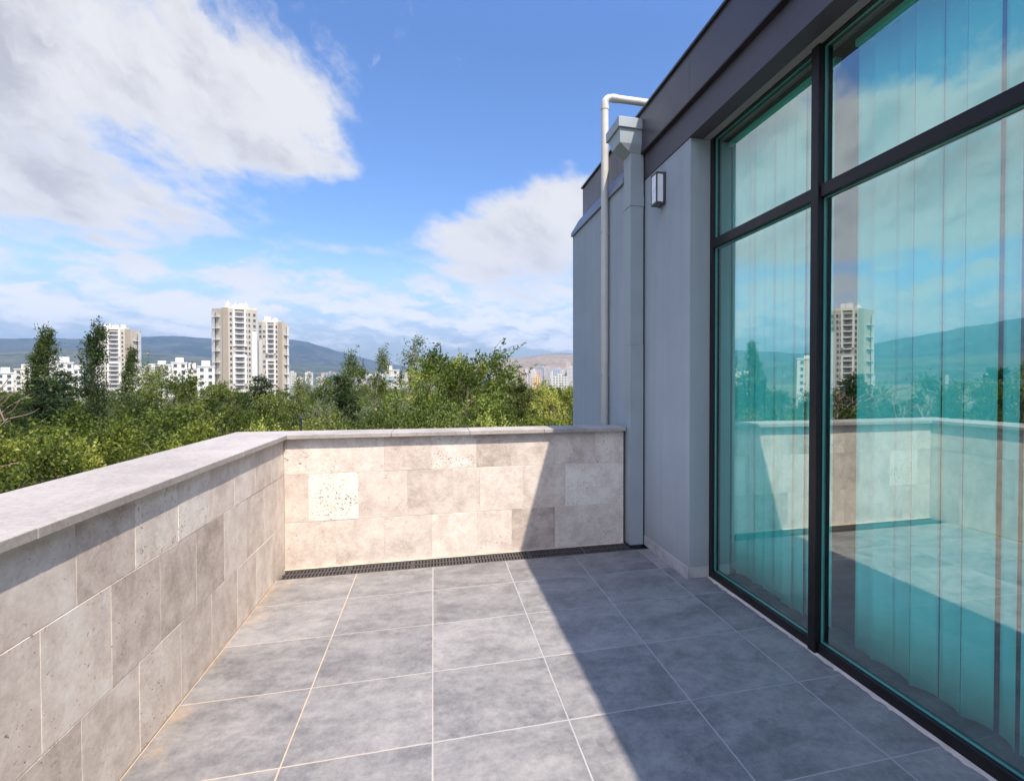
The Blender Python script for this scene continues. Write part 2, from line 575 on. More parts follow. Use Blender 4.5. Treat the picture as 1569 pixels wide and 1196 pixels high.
M['roomfloor'] = plain('room_boards', (.085, .075, .065), 0.5, 0.25, 4.0)
M['headrail'] = plain('white_rail', (.78, .78, .76), 0.4, 0.03, 5.0)
M['bark'] = plain('bark', (.14, .105, .075), 0.9, 0.3, 5.0)
M['palebark'] = plain('pale_bark', (.30, .25, .20), 0.9, 0.25, 5.0)
M['twig'] = plain('dry_twig', (.27, .19, .15), 0.9, 0.2, 5.0)
M['ground'] = ground_mat()
M['leaf_dark'] = leaf_mat('leaf_dark', (.020, .034, .012), (.048, .072, .024), (.12, .15, .06))
M['leaf_mid'] = leaf_mat('leaf_mid', (.040, .060, .016), (.105, .132, .038), (.22, .24, .09))
M['leaf_bright'] = leaf_mat('leaf_bright', (.060, .082, .016), (.165, .195, .038), (.33, .35, .10))
M['leaf_green'] = leaf_mat('leaf_green', (.040, .060, .014), (.098, .128, .030), (.19, .22, .07))
M['leaf_silver'] = leaf_mat('leaf_silver', (.045, .065, .030), (.110, .135, .075), (.34, .36, .28))
M['leaf_cedar'] = leaf_mat('leaf_cedar', (.014, .030, .014), (.034, .058, .024), (.085, .115, .050), 0.15)
M['leaf_pine'] = leaf_mat('leaf_pine', (.030, .042, .014), (.070, .082, .028), (.14, .15, .06), 0.2)

# ------------------------------------------------------------------ terrace: floor
rnd = random.Random(7)
XW, YW, XP, XG = -1.19, 5.05, 1.94, 2.11     # parapet faces, pier face, window frame face
XE, YS = 1.80, -5.0
T = 0.603
floor = MB()
xs = [XW + 0.0015, -0.605 - 0, -0.01, 0.595, 1.205, 1.818, XG - 0.018]
ys = [4.795] + [4.268 - T * k for k in range(16)]
J = 0.0027


def tile(mb, x0, x1, y0, y1):
    x0 += J; x1 -= J; y0 += J; y1 -= J
    c = 0.0018
    z = rnd.uniform(-0.0004, 0.0004)
    a = dict(seed=rnd.random(), tone=rnd.random())
    vs = [(x0, y0, -.02), (x1, y0, -.02), (x1, y1, -.02), (x0, y1, -.02),
          (x0, y0, z - c), (x1, y0, z - c), (x1, y1, z - c), (x0, y1, z - c),
          (x0 + c, y0 + c, z), (x1 - c, y0 + c, z), (x1 - c, y1 - c, z), (x0 + c, y1 - c, z)]
    fs = [(8, 9, 10, 11)]
    for i in range(4):
        j = (i + 1) % 4
        fs += [(i, j, 4 + j, 4 + i), (4 + i, 4 + j, 8 + j, 8 + i)]
    mb.mesh(vs, fs, **a)


for j in range(len(ys) - 1):
    for i in range(len(xs) - 1):
        x1 = xs[i + 1]
        if i == 5 and j == 0:
            x1 = XP - 0.018
        if i == 5 and j == 1:        # L-shaped tile round the pier
            tile(floor, xs[i], XP - 0.018, 3.97, ys[j])
            tile(floor, xs[i], x1, ys[j + 1], 3.97 + 2 * J)
            continue
        tile(floor, xs[i], x1, ys[j + 1], ys[j])
fl = floor.build('floor', M['tile'])
tag(fl, 'grey concrete look square tiles paving the roof terrace', 'floor', kind='structure')
bed = MB()
bed.box(XW, XG, YS, 4.797, -0.06, -0.0014)
bd = bed.build('floor_joints', M['grout'], fl)

# ------------------------------------------------------------------ terrace: parapets
def stone_front(mb, quad, tone, pit, seed, axis):
    """one facing stone; quad = (a0, a1, z0, z1) along the wall, face set a hair in or out"""
    a0, a1, z0, z1 = quad
    d = rnd.uniform(-0.0011, 0.0011)
    jt, c = 0.0012, 0.0014
    a0 += jt; a1 -= jt; z0 += jt; z1 -= jt
    def P(a, z, o):
        return (XW + o, a, z) if axis == 'y' else (a, YW - o, z)
    back = [P(a0, z0, -.02), P(a1, z0, -.02), P(a1, z1, -.02), P(a0, z1, -.02)]
    rim = [P(a0, z0, d - c), P(a1, z0, d - c), P(a1, z1, d - c), P(a0, z1, d - c)]
    top = [P(a0 + c, z0 + c, d), P(a1 - c, z0 + c, d), P(a1 - c, z1 - c, d), P(a0 + c, z1 - c, d)]
    fs = [(8, 9, 10, 11)]
    for i in range(4):
        j = (i + 1) % 4
        fs += [(i, j, 4 + j, 4 + i), (4 + i, 4 + j, 8 + j, 8 + i)]
    mb.mesh(back + rim + top, fs, seed=seed, tone=tone, pit=pit)


Z1, Z2, ZC, ZT = 0.384, 0.782, 1.080, 1.115
end_wall = empty('parapet_wall', (0.3, YW + .16, 0), 0,
                 'low travertine parapet across the far end of the terrace behind the drain', 'parapet')
ew = (-0.3, -(YW + .16), 0)
clad = MB()
rows = [((0, Z1), [XW, -.80, -.415, -.021, .372, .686, 1.088, 1.481, 1.765],
         [(.50, .4), (.52, .2), (.50, .2), (.60, .15), (.55, .3), (.24, .25), (.52, .35), (.60, .6)]),
        ((Z1, Z2), [XW, -1.01, -.62, -.223, .163, .398, .794, 1.188, 1.765],
         [(.48, .3), (1.12, .95), (.44, .35), (.36, .2), (.50, .15), (.55, .3), (.42, .1), (.72, .5)]),
        ((Z2, ZC), [XW, -.805, -.413, -.021, .369, .686, 1.088, 1.481, 1.765],
         [(.58, .7), (.54, .6), (.36, .35), (.62, .8), (.26, .3), (.42, .2), (.40, .3), (.58, .65)])]
for (z0, z1), xe, tp in rows:
    for k in range(len(xe) - 1):
        stone_front(clad, (xe[k], xe[k + 1], z0 + (.004 if z0 == 0 else 0), z1 - .001), tp[k][0], tp[k][1], rnd.random(), 'x')
clad.build('stone_cladding', M['trav'], end_wall, loc=ew)
core = MB()
core.box(XW, 1.763, YW + .002, 5.33, -0.25, ZC - .002)
core.build('wall_core', M['mortar'], end_wall, loc=ew)


cp = MB()
cuts = [-1.62, -.35, .31, .98, 1.37, 1.775]
yl, yo = 5.002, 5.375
for k in range(len(cuts) - 1):
    g0 = 0.0014
    if k == 0:
        poly = [(-1.155 + .0, yl), (cuts[1] - g0, yl), (cuts[1] - g0, yo), (-1.62, yo + .06)]
        cp.prism([(-1.154, yl), (cuts[1] - g0, yl), (cuts[1] - g0, yo + .01), (-1.615, yo + .07)], ZC, ZT, seed=.3)
    else:
        cp.prism([(cuts[k] + g0, yl), (cuts[k + 1] - g0, yl), (cuts[k + 1] - g0, yo - .02 * k / 4), (cuts[k] + g0, yo + .01 - .02 * k / 4)],
                 ZC, ZT + rnd.uniform(-.001, .001), seed=rnd.random())
cp.build('coping', M['coping'], end_wall, bevel=0.003, loc=ew)

side_wall = empty('parapet_wall', (XW - .22, 1.0, 0), 0,
                  'long low travertine parapet along the open left side of the terrace', 'parapet')
sw = (-(XW - .22), -1.0, 0)
clad = MB()
ed0 = [5.05, 4.692, 4.292, 3.905, 3.492, 3.102, 2.706, 2.312, 1.92, 1.53, 1.14]
ed1 = [5.05, 4.86, 4.492, 4.099, 3.689, 3.293, 2.898, 2.505, 2.11, 1.715, 1.32, .93]
ed2 = [5.05, 4.675, 4.292, 3.875, 3.483, 3.09, 2.69, 2.298, 1.90, 1.51, 1.12]
tn0 = [(.50, .1), (.56, .2), (.46, .25), (.40, .3), (.42, .2), (.56, .5), (.48, .3), (.28, .35), (.44, .3), (.4, .3)]
tn1 = [(.55, .1), (.52, .2), (.46, .2), (.54, .3), (.26, .2), (.30, .25), (.36, .4), (.56, .35), (.50, .3), (.46, .3), (.5, .3)]
tn2 = [(.52, .2), (.42, .25), (.56, .2), (.52, .2), (.72, .75), (.66, .7), (.30, .25), (.50, .25), (.46, .2), (.5, .3)]
for (z0, z1), ed, tn in (((.004, Z1), ed0, tn0), ((Z1, Z2), ed1, tn1), ((Z2, ZC - .001), ed2, tn2)):
    ed, tn = list(ed), list(tn)
    while ed[-1] > YS:
        ed.append(ed[-1] - .394)
        tn.append((rnd.uniform(.25, .62), rnd.uniform(.1, .6)))
    for k in range(len(ed) - 1):
        t_, p_ = tn[k] if k < len(tn) else (.45, .3)
        stone_front(clad, (ed[k + 1], ed[k], z0, z1), t_, p_, rnd.random(), 'y')
clad.build('stone_cladding', M['trav'], side_wall, loc=sw)
core = MB()
core.box(-1.60, XW - .002, YS, 5.34, -0.25, ZC - .002)
core.build('wall_core', M['mortar'], side_wall, loc=sw)
cp = MB()
cuts = [5.0, 3.93, 2.05, .6, -.9, -2.4, -3.9, YS]
for k in range(len(cuts) - 1):
    g0 = .0014
    if k == 0:
        cp.prism([(-1.1555, yl), (-1.6165, yo + .07), (-1.65, 5.44), (-1.648, cuts[1] + g0), (-1.1555, cuts[1] + g0)], ZC, ZT, seed=.55)
    else:
        cp.prism([(-1.156, cuts[k] - g0), (-1.65, cuts[k] - g0), (-1.652, cuts[k + 1] + g0), (-1.156, cuts[k + 1] + g0)], ZC, ZT + rnd.uniform(-.001, .001), seed=rnd.random())
cp.build('coping', M['coping'], side_wall, bevel=0.003, loc=sw)

# ------------------------------------------------------------------ channel drain
dr = empty('channel_drain', (.3, 4.915, 0), 0, 'black slotted drain grate along the foot of the end parapet', 'drain')
dl = (-.3, -4.915, 0)
DX0, DX1, DY0, DY1 = XW + .012, 1.775, 4.803, 5.026
mb = MB()
for a, b in ((DY0, DY0 + .022), (DY0 + .100, DY0 + .123), (DY1 - .022, DY1)):
    mb.box(DX0, DX1, a, b, -.03, -.003)
n = 112
for i in range(n):
    x = DX0 + (DX1 - DX0) * (i + .5) / n
    mb.box(x - .0065, x + .0065, DY0 + .022, DY0 + .100, -.03, -.0045)
    mb.box(x - .0065, x + .0065, DY0 + .123, DY1 - .022, -.03, -.0045)
for x in [DX0 + .5 * k for k in range(1, 6)]:
    mb.box(x - .012, x + .012, DY0 + .0225, DY0 + .0995, -.029, -.0035)
    mb.box(x - .012, x + .012, DY0 + .1235, DY1 - .0225, -.029, -.0035)
mb.build('grate', M['iron'], dr, loc=dl)
mb = MB()
mb.box(DX0 - .006, DX1 + .002, DY0 - .003, DY1 + .002, -.11, -.10)
mb.box(DX0 - .006, DX1 + .002, DY0 - .0048, DY0 - .0005, -.10, -.002)
mb.box(DX0 - .006, DX1 + .002, DY1 + .0005, DY1 + .004, -.10, -.002)
mb.build('trough', M['trough'], dr, loc=dl)
mb = MB()
mb.box(XW, 1.765, DY1 + .0045, YW + .001, -.05, -.0005)
mb.build('mortar_strip', M['mortar'], dr, loc=dl)

# ------------------------------------------------------------------ the building
bld = empty('building', (2.2, 0, 0), 0, 'grey rendered building with charcoal roof edge and tall teal windows', 'building')
bl = (-2.2, 0, 0)
YPa, YPb = 3.985, 4.885           # pier along the facade
ZH, ZB0, ZB1, ZF0, ZF1 = 3.50, 3.455, 3.684, 3.692, 4.055
XF = 1.888
YE = -5.0                          # facade goes on behind the viewer
YEND = 7.20


def part(mb, name, mat, **k):
    return mb.build(name, mat, bld, loc=bl, **k)


mb = MB()
mb.box(XP, 2.30, YPa, 5.12, 0.0, ZB0 - .001)
part(mb, 'pier', M['render'], bevel=.004)
mb = MB()
mb.box(XP - .012, XP - .0003, YPa - .012, 4.925, .0005, .085)
mb.box(XP + .0003, XG - .002, YPa - .012, YPa - .0003, .0005, .085)
part(mb, 'skirting', M['skirt'], bevel=.002)
mb = MB()
mb.box(XE, 2.29, 5.125, YEND, -13.0, 3.47)
o = part(mb, 'wing_wall', M['render'], bevel=.004)
mb = MB()
mb.box(XP - .008, XG + .09, YE, 5.10, ZB0, ZB1)
part(mb, 'fascia_band', M['band'], bevel=.003)
mb = MB()
mb.box(XF + .002, 2.3, YE, 5.10, ZB1 + .001, ZF0 - .001)  # dark sheet under the fascia, its colour standing in for the shadow line
part(mb, 'fascia_shadow_strip', M['capdark'])
mb = MB()
for y0, y1 in ((YE, -2.6), (-2.598, -.5), (-.498, 1.62), (1.622, 3.9), (3.902, 5.6), (5.602, 7.02)):
    mb.box(XF, 2.25, y0, y1, ZF0, ZF1)
part(mb, 'fascia', M['fascia'], bevel=.002)
mb = MB()
for y0, y1 in ((YE, 3.2), (3.2015, 7.04)):
    mb.box(XF - .02, 2.3, y0, y1, ZF1 + .0005, ZF1 + .022)
part(mb, 'roof_edge', M['capdark'], bevel=.003)
mb = MB()
mb.extr_y([(XE - .022, 3.472), (XE - .022, 3.515), (XF - .001, ZF0 + .01), (XF - .001, 3.472)], 5.125, YEND + .015)
part(mb, 'flashing', M['flash'])
mb = MB()
mb.box(XG - .055, XG + .09, YE, YPa - .004, ZB0 - .004, ZB0 - .0006)
part(mb, 'soffit', M['soffit'])
mb = MB()
mb.box(2.26, 9.0, YE, 7.0, ZB1, ZF1 - .05)
part(mb, 'roof', M['capdark'])
mb = MB()
mb.box(-1.62, XE - .05, YS, 5.34, -13.0, -.26)
mb.box(XE - .049, 9.0, YS, 5.1, -13.0, -.07)
part(mb, 'lower_storeys', M['render'])
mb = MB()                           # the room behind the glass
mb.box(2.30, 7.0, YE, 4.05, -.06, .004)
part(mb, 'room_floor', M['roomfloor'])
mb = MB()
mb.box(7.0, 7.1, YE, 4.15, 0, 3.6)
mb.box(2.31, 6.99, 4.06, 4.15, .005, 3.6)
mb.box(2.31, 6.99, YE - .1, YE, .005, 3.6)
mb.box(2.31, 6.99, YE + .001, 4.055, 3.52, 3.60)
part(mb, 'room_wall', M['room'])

# glazing
BAY = 1.322
edges = [3.975 - .0] + [2.715 - BAY * k for k in range(0, 6)]
edges[0] = YPa - .002
fb = MB()
FX0, FX1 = XG, XG + .075
yl_, yr_ = edges[0], edges[-1]
fb.box(FX0, FX1, yr_, yl_, .004, .062)                 # bottom rail
fb.box(FX0, FX1, yr_, yl_, 3.44, ZB0 - .005)           # head rail
fb.box(FX0, FX1, yl_ - .05, yl_ - .0005, .0625, 3.4395)
win = part(fb, 'window', M['frame'], bevel=.003)
for y in edges[1:]:
    m_ = MB().box(FX0 - .018, FX1, y - .032, y + .032, .0045, ZB0 - .0055)
    m_.build('mullion', M['frame'], win, bevel=.003)
ZTR = 2.628
for k in range(len(edges) - 1):
    a = edges[k] - (.051 if k == 0 else .033)
    b = edges[k + 1] + .033
    MB().box(FX0 - .004, FX1, b, a, ZTR - .036, ZTR + .036).build('transom', M['frame'], win, bevel=.003)
    for z0, z1 in ((.063, ZTR - .0365), (ZTR + .0365, 3.4395)):
        gx = FX0 + .030
        MB().box(gx, gx + .008, b + .001, a - .001, z0 + .001, z1 - .001).build('pane', M['glass'], win)
        e = MB()
        e.box(gx - .008, gx - .0005, a - .009, a - .0005, z0 + .0005, z1 - .0005)
        e.box(gx - .008, gx - .0005, b + .0005, b + .006, z0 + .0005, z1 - .0005)
        e.box(gx - .008, gx - .0005, b + .0065, a - .0095, z0 + .0005, z0 + .007)
        e.box(gx - .008, gx - .0005, b + .0065, a - .0095, z1 - .007, z1 - .0005)
        e.build('glazing_bead', M['bead'], win)
# ragged mortar line where the frame meets the paving
mb = MB()
y = YPa - .02
pts = []
while y > YE + .1:
    pts.append((y, XG - .020 - abs(rnd.gauss(0, .006)) - (.008 if rnd.random() < .1 else 0)))
    y -= rnd.uniform(.012, .04)
for (ya, xa), (yb, xb) in zip(pts, pts[1:]):
    mb.mesh([(xa, ya, .0012), (xb, yb, .0012), (XG + .0, yb, .0058), (XG + .0, ya, .0058), (XG - .004, yb, .0075), (XG - .004, ya, .0075)],
            [(1, 0, 5, 4), (4, 5, 3, 2)])
part(mb, 'sealant', M['mortar'])

# ------------------------------------------------------------------ vertical blinds
def blind(y0, y1, label, gaps, rs, pitch):
    r_ = random.Random(rs)
    t = empty('vertical_blind', (2.29, (y0 + y1) / 2, 0), 0, label, 'blind', 'vertical blinds behind the tall windows')
    L = (-2.29, -(y0 + y1) / 2, 0)
    MB().box(2.262, 2.310, y0, y1, 3.405, 3.445).build('headrail', M['headrail'], t, bevel=.003, loc=L)
    y = y1 - .07
    k = 0
    while y > y0 + .05:
        ang = rad((-17 if k % 2 else 9) + r_.gauss(-2, 9)) if k not in gaps else rad(r_.uniform(30, 40))
        w = .0635
        z0, z1 = .058 + r_.uniform(-.004, .004), 3.40
        m_ = MB()
        N, NZ = 6, 10
        sway = r_.gauss(0, .008)
        twist = r_.gauss(0, .06)
        vs = []
        for iz in range(NZ + 1):
            fz = iz / NZ
            aa = ang + twist * (1 - fz)
            for i in range(N + 1):
                s_ = -1 + 2 * i / N
                bow = .013 * (1 - s_ * s_)
                dx = math.sin(aa) * s_ * w + math.cos(aa) * bow
                dy = math.cos(aa) * s_ * w - math.sin(aa) * bow
                vs.append((2.288 + dx + sway * (1 - fz), y + dy + sway * (1 - fz), z0 + (z1 - z0) * fz))
        fs = []
        for iz in range(NZ):
            for i in range(N):
                a = iz * (N + 1) + i
                fs.append((a, a + 1, a + N + 2, a + N + 1))
        m_.mesh(vs, fs)
        s_o = m_.build('slat', M['slat'], t, smooth=True, loc=L)
        md = s_o.modifiers.new('thickness', 'SOLIDIFY')
        md.thickness = .0012
        y -= pitch + r_.gauss(0, .004)
        k += 1


blind(2.76, 3.96, 'pale vertical blind behind the far window bay beside the grey pier', {}, 3, .113)
blind(1.44, 2.60, 'pale vertical blind with turned slats behind the near window bay right of the mullion', {}, 5, .130)
blind(edges[3] + .04, edges[2] - .04, 'pale vertical blind in the third window bay, just past the right edge of the picture', {2, 6}, 12, .118)

# ------------------------------------------------------------------ rainwater pipe with hopper
dp = empty('rainwater_downpipe', (1.835, 4.99, 0), 0, 'square grey sheet metal downpipe topped by a box hopper in the corner', 'downpipe')
L = (-1.835, -4.99, 0)
PX0, PX1, PY0, PY1 = 1.788, 1.922, 4.93, 5.124
mb = MB()
mb.box(PX0, PX1, PY0, PY1, .003, 1.9)
mb.box(PX0 + .002, PX1 - .002, PY0 + .002, PY1 - .002, 1.9002, 3.20)
mb.box(PX0 - .002, PX1 + .002, PY0 - .002, PY1 + .001, .24, .245)
mb.box(PX0 - .0025, PX1 + .0025, PY0 - .0025, PY1 + .001, 3.2002, 3.30)
mb.box(PX0 + .001, PX1 - .001, PY0 + .001, PY1, 3.3002, 3.70)
pp = mb.build('pipe', M['pipegrey'], dp, bevel=.003, loc=L)
mb = MB()
# hopper body: box top tapering to the pipe
tz, mz, bz = 3.90, 3.765, 3.690
top = [(1.672, 4.895, tz), (1.885, 4.895, tz), (1.885, 5.25, tz), (1.672, 5.25, tz)]
midr = [(1.675, 4.90, mz), (1.905, 4.90, mz), (1.905, 5.14, mz), (1.675, 5.14, mz)]
bot = [(PX0 - .003, PY0 - .003, bz), (PX1 + .003, PY0 - .003, bz), (PX1 + .003, PY1 + .002, bz), (PX0 - .003, PY1 + .002, bz)]
fs = [(3, 2, 1, 0)]
for r0, r1 in ((0, 4), (4, 8)):
    for i in range(4):
        j = (i + 1) % 4
        fs.append((r1 + i, r1 + j, r0 + j, r0 + i))
fs.append((8, 11, 10, 9))
mb.mesh(top + midr + bot, [tuple(reversed(q)) if q in ((3, 2, 1, 0),) else q for q in fs])
hp = mb.build('hopper', M['pipegrey'], dp, bevel=.002, loc=L)
mb = MB()
mb.box(1.655, 1.890, 4.878, 5.275, tz + .0005, 3.995)
mb.build('rim', M['pipegrey'], hp, bevel=.004)
mb = MB()
mb.tube([(1.875, 5.0, 3.86), (1.895, 5.0, 3.86), (1.9, 5.0, 3.86), (1.926, 5.0, 3.86)], [.062, .062, .070, .070], 20)
mb.tube([(1.905, 4.985, 3.80), (1.905, 4.985, 3.765)], [.014, .010], 8)
mb.build('outlet', M['black'], hp)
mb = MB()
mb.box(PX1 + .004, XP - .0025, 4.95, 5.0, .01, 3.44)
mb.build('wall_seal', M['black'], dp, loc=L)

# ------------------------------------------------------------------ round vent pipe
vp = empty('roof_pipe', (1.752, 5.62, 0), 0, 'slim round white pipe bent over the roof edge beside the hopper', 'pipe')
L = (-1.752, -5.62, 0)
R_ = .039
path, rr = [(1.752, 5.62, -3.0), (1.752, 5.62, 3.2), (1.752, 5.62, 4.46)], []
for k in range(1, 8):
    a = math.pi / 2 * k / 8
    path.append((1.752 + .075 * (1 - math.cos(a)), 5.62, 4.46 + .075 * math.sin(a)))
path += [(1.827, 5.62, 4.535), (2.6, 5.62, 4.54)]
mb = MB().tube(path, [R_] * len(path), 20)
pv = mb.build('pipe', M['pvc'], vp, smooth=True, loc=L)
mb = MB()
mb.tube([(1.752, 5.62, 4.405), (1.752, 5.62, 4.455)], [R_ + .0045, R_ + .0045], 20)
mb.build('elbow_collar', M['pvc'], vp, smooth=False, loc=L)
mb = MB()
mb.tube([(1.83, 5.62, 4.5352), (1.88, 5.62, 4.5356)], [R_ + .0045, R_ + .0045], 20)
mb.build('elbow_collar', M['pvc'], vp, smooth=False, loc=L)
for z in (1.6, 3.1):
    MB().box(1.752 - R_ - .003, XE - .001, 5.605, 5.635, z, z + .03).build('bracket', M['pipegrey'], vp, loc=L)

# ------------------------------------------------------------------ wall lamp
lx, ly, lz0, lz1 = 1.852, 4.52, 3.085, 3.355
lamp = empty('wall_lamp', (XP, ly, lz0), 0, 'small box wall lamp with white panels on the grey pier', 'wall lamp')
L = (-XP, -ly, -lz0)
ya, yb = ly - .062, ly + .062
mb = MB()
mb.box(XP - .022, XP - .0005, ya - .006, yb + .006, lz0, lz1)      # back plate
for z in (lz0, lz1 - .016):
    mb.box(lx, XP - .0225, ya, yb, z, z + .016)
for y in (ya, yb - .012):
    mb.box(lx, lx + .012, y, y + .012, lz0 + .0162, lz1 - .0162)
mb.build('lamp_frame', M['lampbody'], lamp, loc=L, bevel=.0015)
MB().box(lx + .004, XP - .0235, ya + .004, yb - .004, lz0 + .0165, lz1 - .0165).build('diffuser', M['diff'], lamp, loc=L)

# ------------------------------------------------------------------ ground, hills
GZ = -13.0
gm = MB()
ring = [0, 60, 150, 400, 1000, 2500, 5000, 8000, 11000]
N = 72
gv = [(0, 0, GZ)]
gf = []
for r_ in ring[1:]:
    for k in range(N):
        w = 2 * math.pi * k / N
        gv.append((r_ * math.cos(w), r_ * math.sin(w), GZ))
for k in range(N):
    gf.append((0, 1 + k, 1 + (k + 1) % N))
for i in range(len(ring) - 2):
    for k in range(N):
        a, b = 1 + i * N + k, 1 + i * N + (k + 1) % N
        gf.append((a, a + N, b + N, b))
gm.mesh(gv, gf)
tag(gm.build('ground', M['ground']), 'green valley floor stretching to the hills', 'ground', kind='structure')


def lattice(nx, ny, seed):
    r_ = np.random.RandomState(seed)
    return r_.rand(nx, ny)


def fbm(x, y, seed, octs=7, rough=0.55, ridged=False):
    r_ = np.random.RandomState(seed)
    out = np.zeros_like(x)
    amp, tot, fq = 1.0, 0.0, 1.0
    for o_ in range(octs):
        t = r_.rand(257, 257)
        xf, yf = x * fq + 13.7 * o_, y * fq + 7.1 * o_
        xi, yi = np.floor(xf).astype(int), np.floor(yf).astype(int)
        fx, fy = xf - xi, yf - yi
        fx, fy = fx * fx * (3 - 2 * fx), fy * fy * (3 - 2 * fy)
        a = t[xi % 256, yi % 256]; b = t[(xi + 1) % 256, yi % 256]
        c = t[xi % 256, (yi + 1) % 256]; d = t[(xi + 1) % 256, (yi + 1) % 256]
        v_ = (a * (1 - fx) + b * fx) * (1 - fy) + (c * (1 - fx) + d * fx) * fy
        if ridged:
            v_ = 1 - np.abs(2 * v_ - 1)
        out += amp * v_
        tot += amp
        amp *= rough
        fq *= 2.03
    return out / tot


def hills(az_el, r0, rpk, r1, mat, seed, label, wob=0.10, gully=0.35, na=420, nr=46, fq=900.0):
    """a ridge: heights set so that its crest stands at the listed elevation (degrees) for each azimuth"""
    az = np.linspace(az_el[0][0], az_el[-1][0], na)
    el = np.interp(az, [a for a, e in az_el], [e for a, e in az_el])
    k = np.ones(9) / 9
    el = np.convolve(np.pad(el, 4, 'edge'), k, 'valid')
    rr = np.concatenate([np.linspace(r0, rpk, nr - 12), np.linspace(rpk, r1, 13)[1:]])
    A, Rr = np.meshgrid(np.radians(az), rr, indexing='ij')
    crest = (np.tan(np.radians(el)) * rpk + EYE - GZ)[:, None]
    t = np.where(Rr <= rpk, (Rr - r0) / (rpk - r0), 1 - (Rr - rpk) / (r1 - rpk))
    prof = np.clip(t, 0, 1) ** 1.15
    xx, yy = Rr * np.sin(A), Rr * np.cos(A)
    n_ = fbm(xx / fq + 50, yy / fq + 50, seed, 7, 0.52, True)
    n_ = (n_ - 0.62)
    mid = np.sin(np.pi * np.clip(t, 0, 1)) ** 0.8
    zz = crest * (prof + gully * n_ * mid + wob * (fbm(A * 14 + 3, A * 0 + 2, seed + 5, 5) - .5) * prof)
    zz = GZ - 2 + np.maximum(zz, 0)
    me = bpy.data.meshes.new('hills')
    vs = np.stack([xx, yy, zz], -1).reshape(-1, 3)
    nr_ = len(rr)
    fs = [(i * nr_ + j, i * nr_ + j + 1, (i + 1) * nr_ + j + 1, (i + 1) * nr_ + j) for i in range(na - 1) for j in range(nr_ - 1)]
    me.from_pydata(vs.tolist(), [], fs)
    me.materials.append(mat)
    me.polygons.foreach_set('use_smooth', [True] * len(fs))
    me.update()
    o = bpy.data.objects.new('hills', me)
    COL.objects.link(o)
    return tag(o, label, 'hills', kind='structure')


def col_el(px, py):
    off = math.atan((px - 897.0) / 850.0)
    return math.degrees(YAW + off), math.degrees(math.atan((583.0 - py) * math.cos(off) / 850.0))


M['hill_far'] = hill_mat('forested_mountain', (.018, .034, .036), (.046, .060, .050), (.11, .105, .075), .0016)
M['hill_near'] = hill_mat('scrubby_foothill', (.030, .050, .034), (.085, .088, .058), (.19, .16, .12), .0028)
M['hill_tan'] = hill_mat('dry_hill', (.20, .155, .105), (.27, .21, .15), (.085, .095, .055), .0013)
hills([(-100, 4.5), (-80, 5.4), (-60, 5.4), (-54, 5.2), (-48, 4.3), (-42, 3.2), (-37, 2.7)] +
      [col_el(x, y) for x, y in ((-60, 521), (0, 518), (40, 516), (120, 519), (215, 514), (260, 516), (330, 519), (445, 521), (480, 527), (515, 537), (560, 549), (610, 559), (660, 566))] + [(4, .4), (10, .1)],
      3600, 7600, 9800, M['hill_far'], 3, 'dark blue forested mountain beyond the city', wob=.16, gully=.5)
hills([(-100, 2.6), (-70, 2.8), (-55, 2.6), (-45, 2.0), (-36, 1.7)] +
      [col_el(x, y) for x, y in ((0, 537), (90, 536), (160, 533), (240, 541), (330, 548), (430, 556), (500, 562), (600, 566))] + [(0, .6), (6, .1)],
      2500, 4600, 6000, M['hill_near'], 9, 'low scrubby foothills before the mountain', wob=.10, gully=.45)
hills([(-6, .1), (-2, .5)] + [col_el(x, y) for x, y in ((660, 566), (720, 558), (765, 552), (800, 547), (845, 541), (880, 542), (960, 548))] + [(24, 2.0), (34, 1.2)],
      2900, 4700, 6200, M['hill_tan'], 21, 'dry tan hills at the right', wob=.08, gully=.7, fq=620.0)
hills([(2, .3)] + [col_el(x, y) for x, y in ((800, 549), (850, 541), (880, 542))] + [(22, 3.2), (36, 2.0)],
      5500, 8000, 9500, M['hill_far'], 31, 'blue green ridge behind the tan hills', wob=.05, gully=.4)

# ------------------------------------------------------------------ city buildings
M['beige'] = plain('beige_facade', (.44, .395, .325), 0.85, 0.06, 0.3)
M['beige_dark'] = plain('dark_beige_facade', (.29, .245, .19), 0.85, 0.06, 0.3)
M['white'] = plain('white_facade', (.64, .625, .60), 0.8, 0.05, 0.3)
M['offwhite'] = plain('cream_facade', (.55, .52, .47), 0.8, 0.06, 0.3)
M['pink'] = plain('pink_facade', (.52, .33, .27), 0.85, 0.08, 0.1)
M['bluefac'] = plain('blue_facade', (.20, .29, .46), 0.7, 0.1, 0.1)
M['ochre'] = plain('ochre_facade', (.70, .42, .10), 0.8, 0.1, 0.1)
M['greyfac'] = plain('grey_facade', (.40, .39, .38), 0.8, 0.1, 0.1)
M['roofblue'] = plain('blue_grey_roof', (.34, .39, .47), 0.5, 0.1, 0.3)
M['pane'] = plain('dark_window_glass', (.075, .082, .092), 0.12, 0.3, 0.8)
M['rail'] = plain('balcony_white', (.60, .59, .575), 0.7, 0.06, 0.5)
M['recess'] = plain('balcony_shade', (.20, .17, .15), 0.8, 0.25, 0.5)
_shared = {}


def shared(key, fn, name, mat):
    if key not in _shared:
        _shared[key] = fn().data(name, mat)
    return _shared[key]


def put(name, me, parent, loc, rz=0.0):
    o = bpy.data.objects.new(name, me)
    COL.objects.link(o)
    o.parent = parent
    o.location = loc
    o.rotation_euler = (0, 0, rz)
    return o


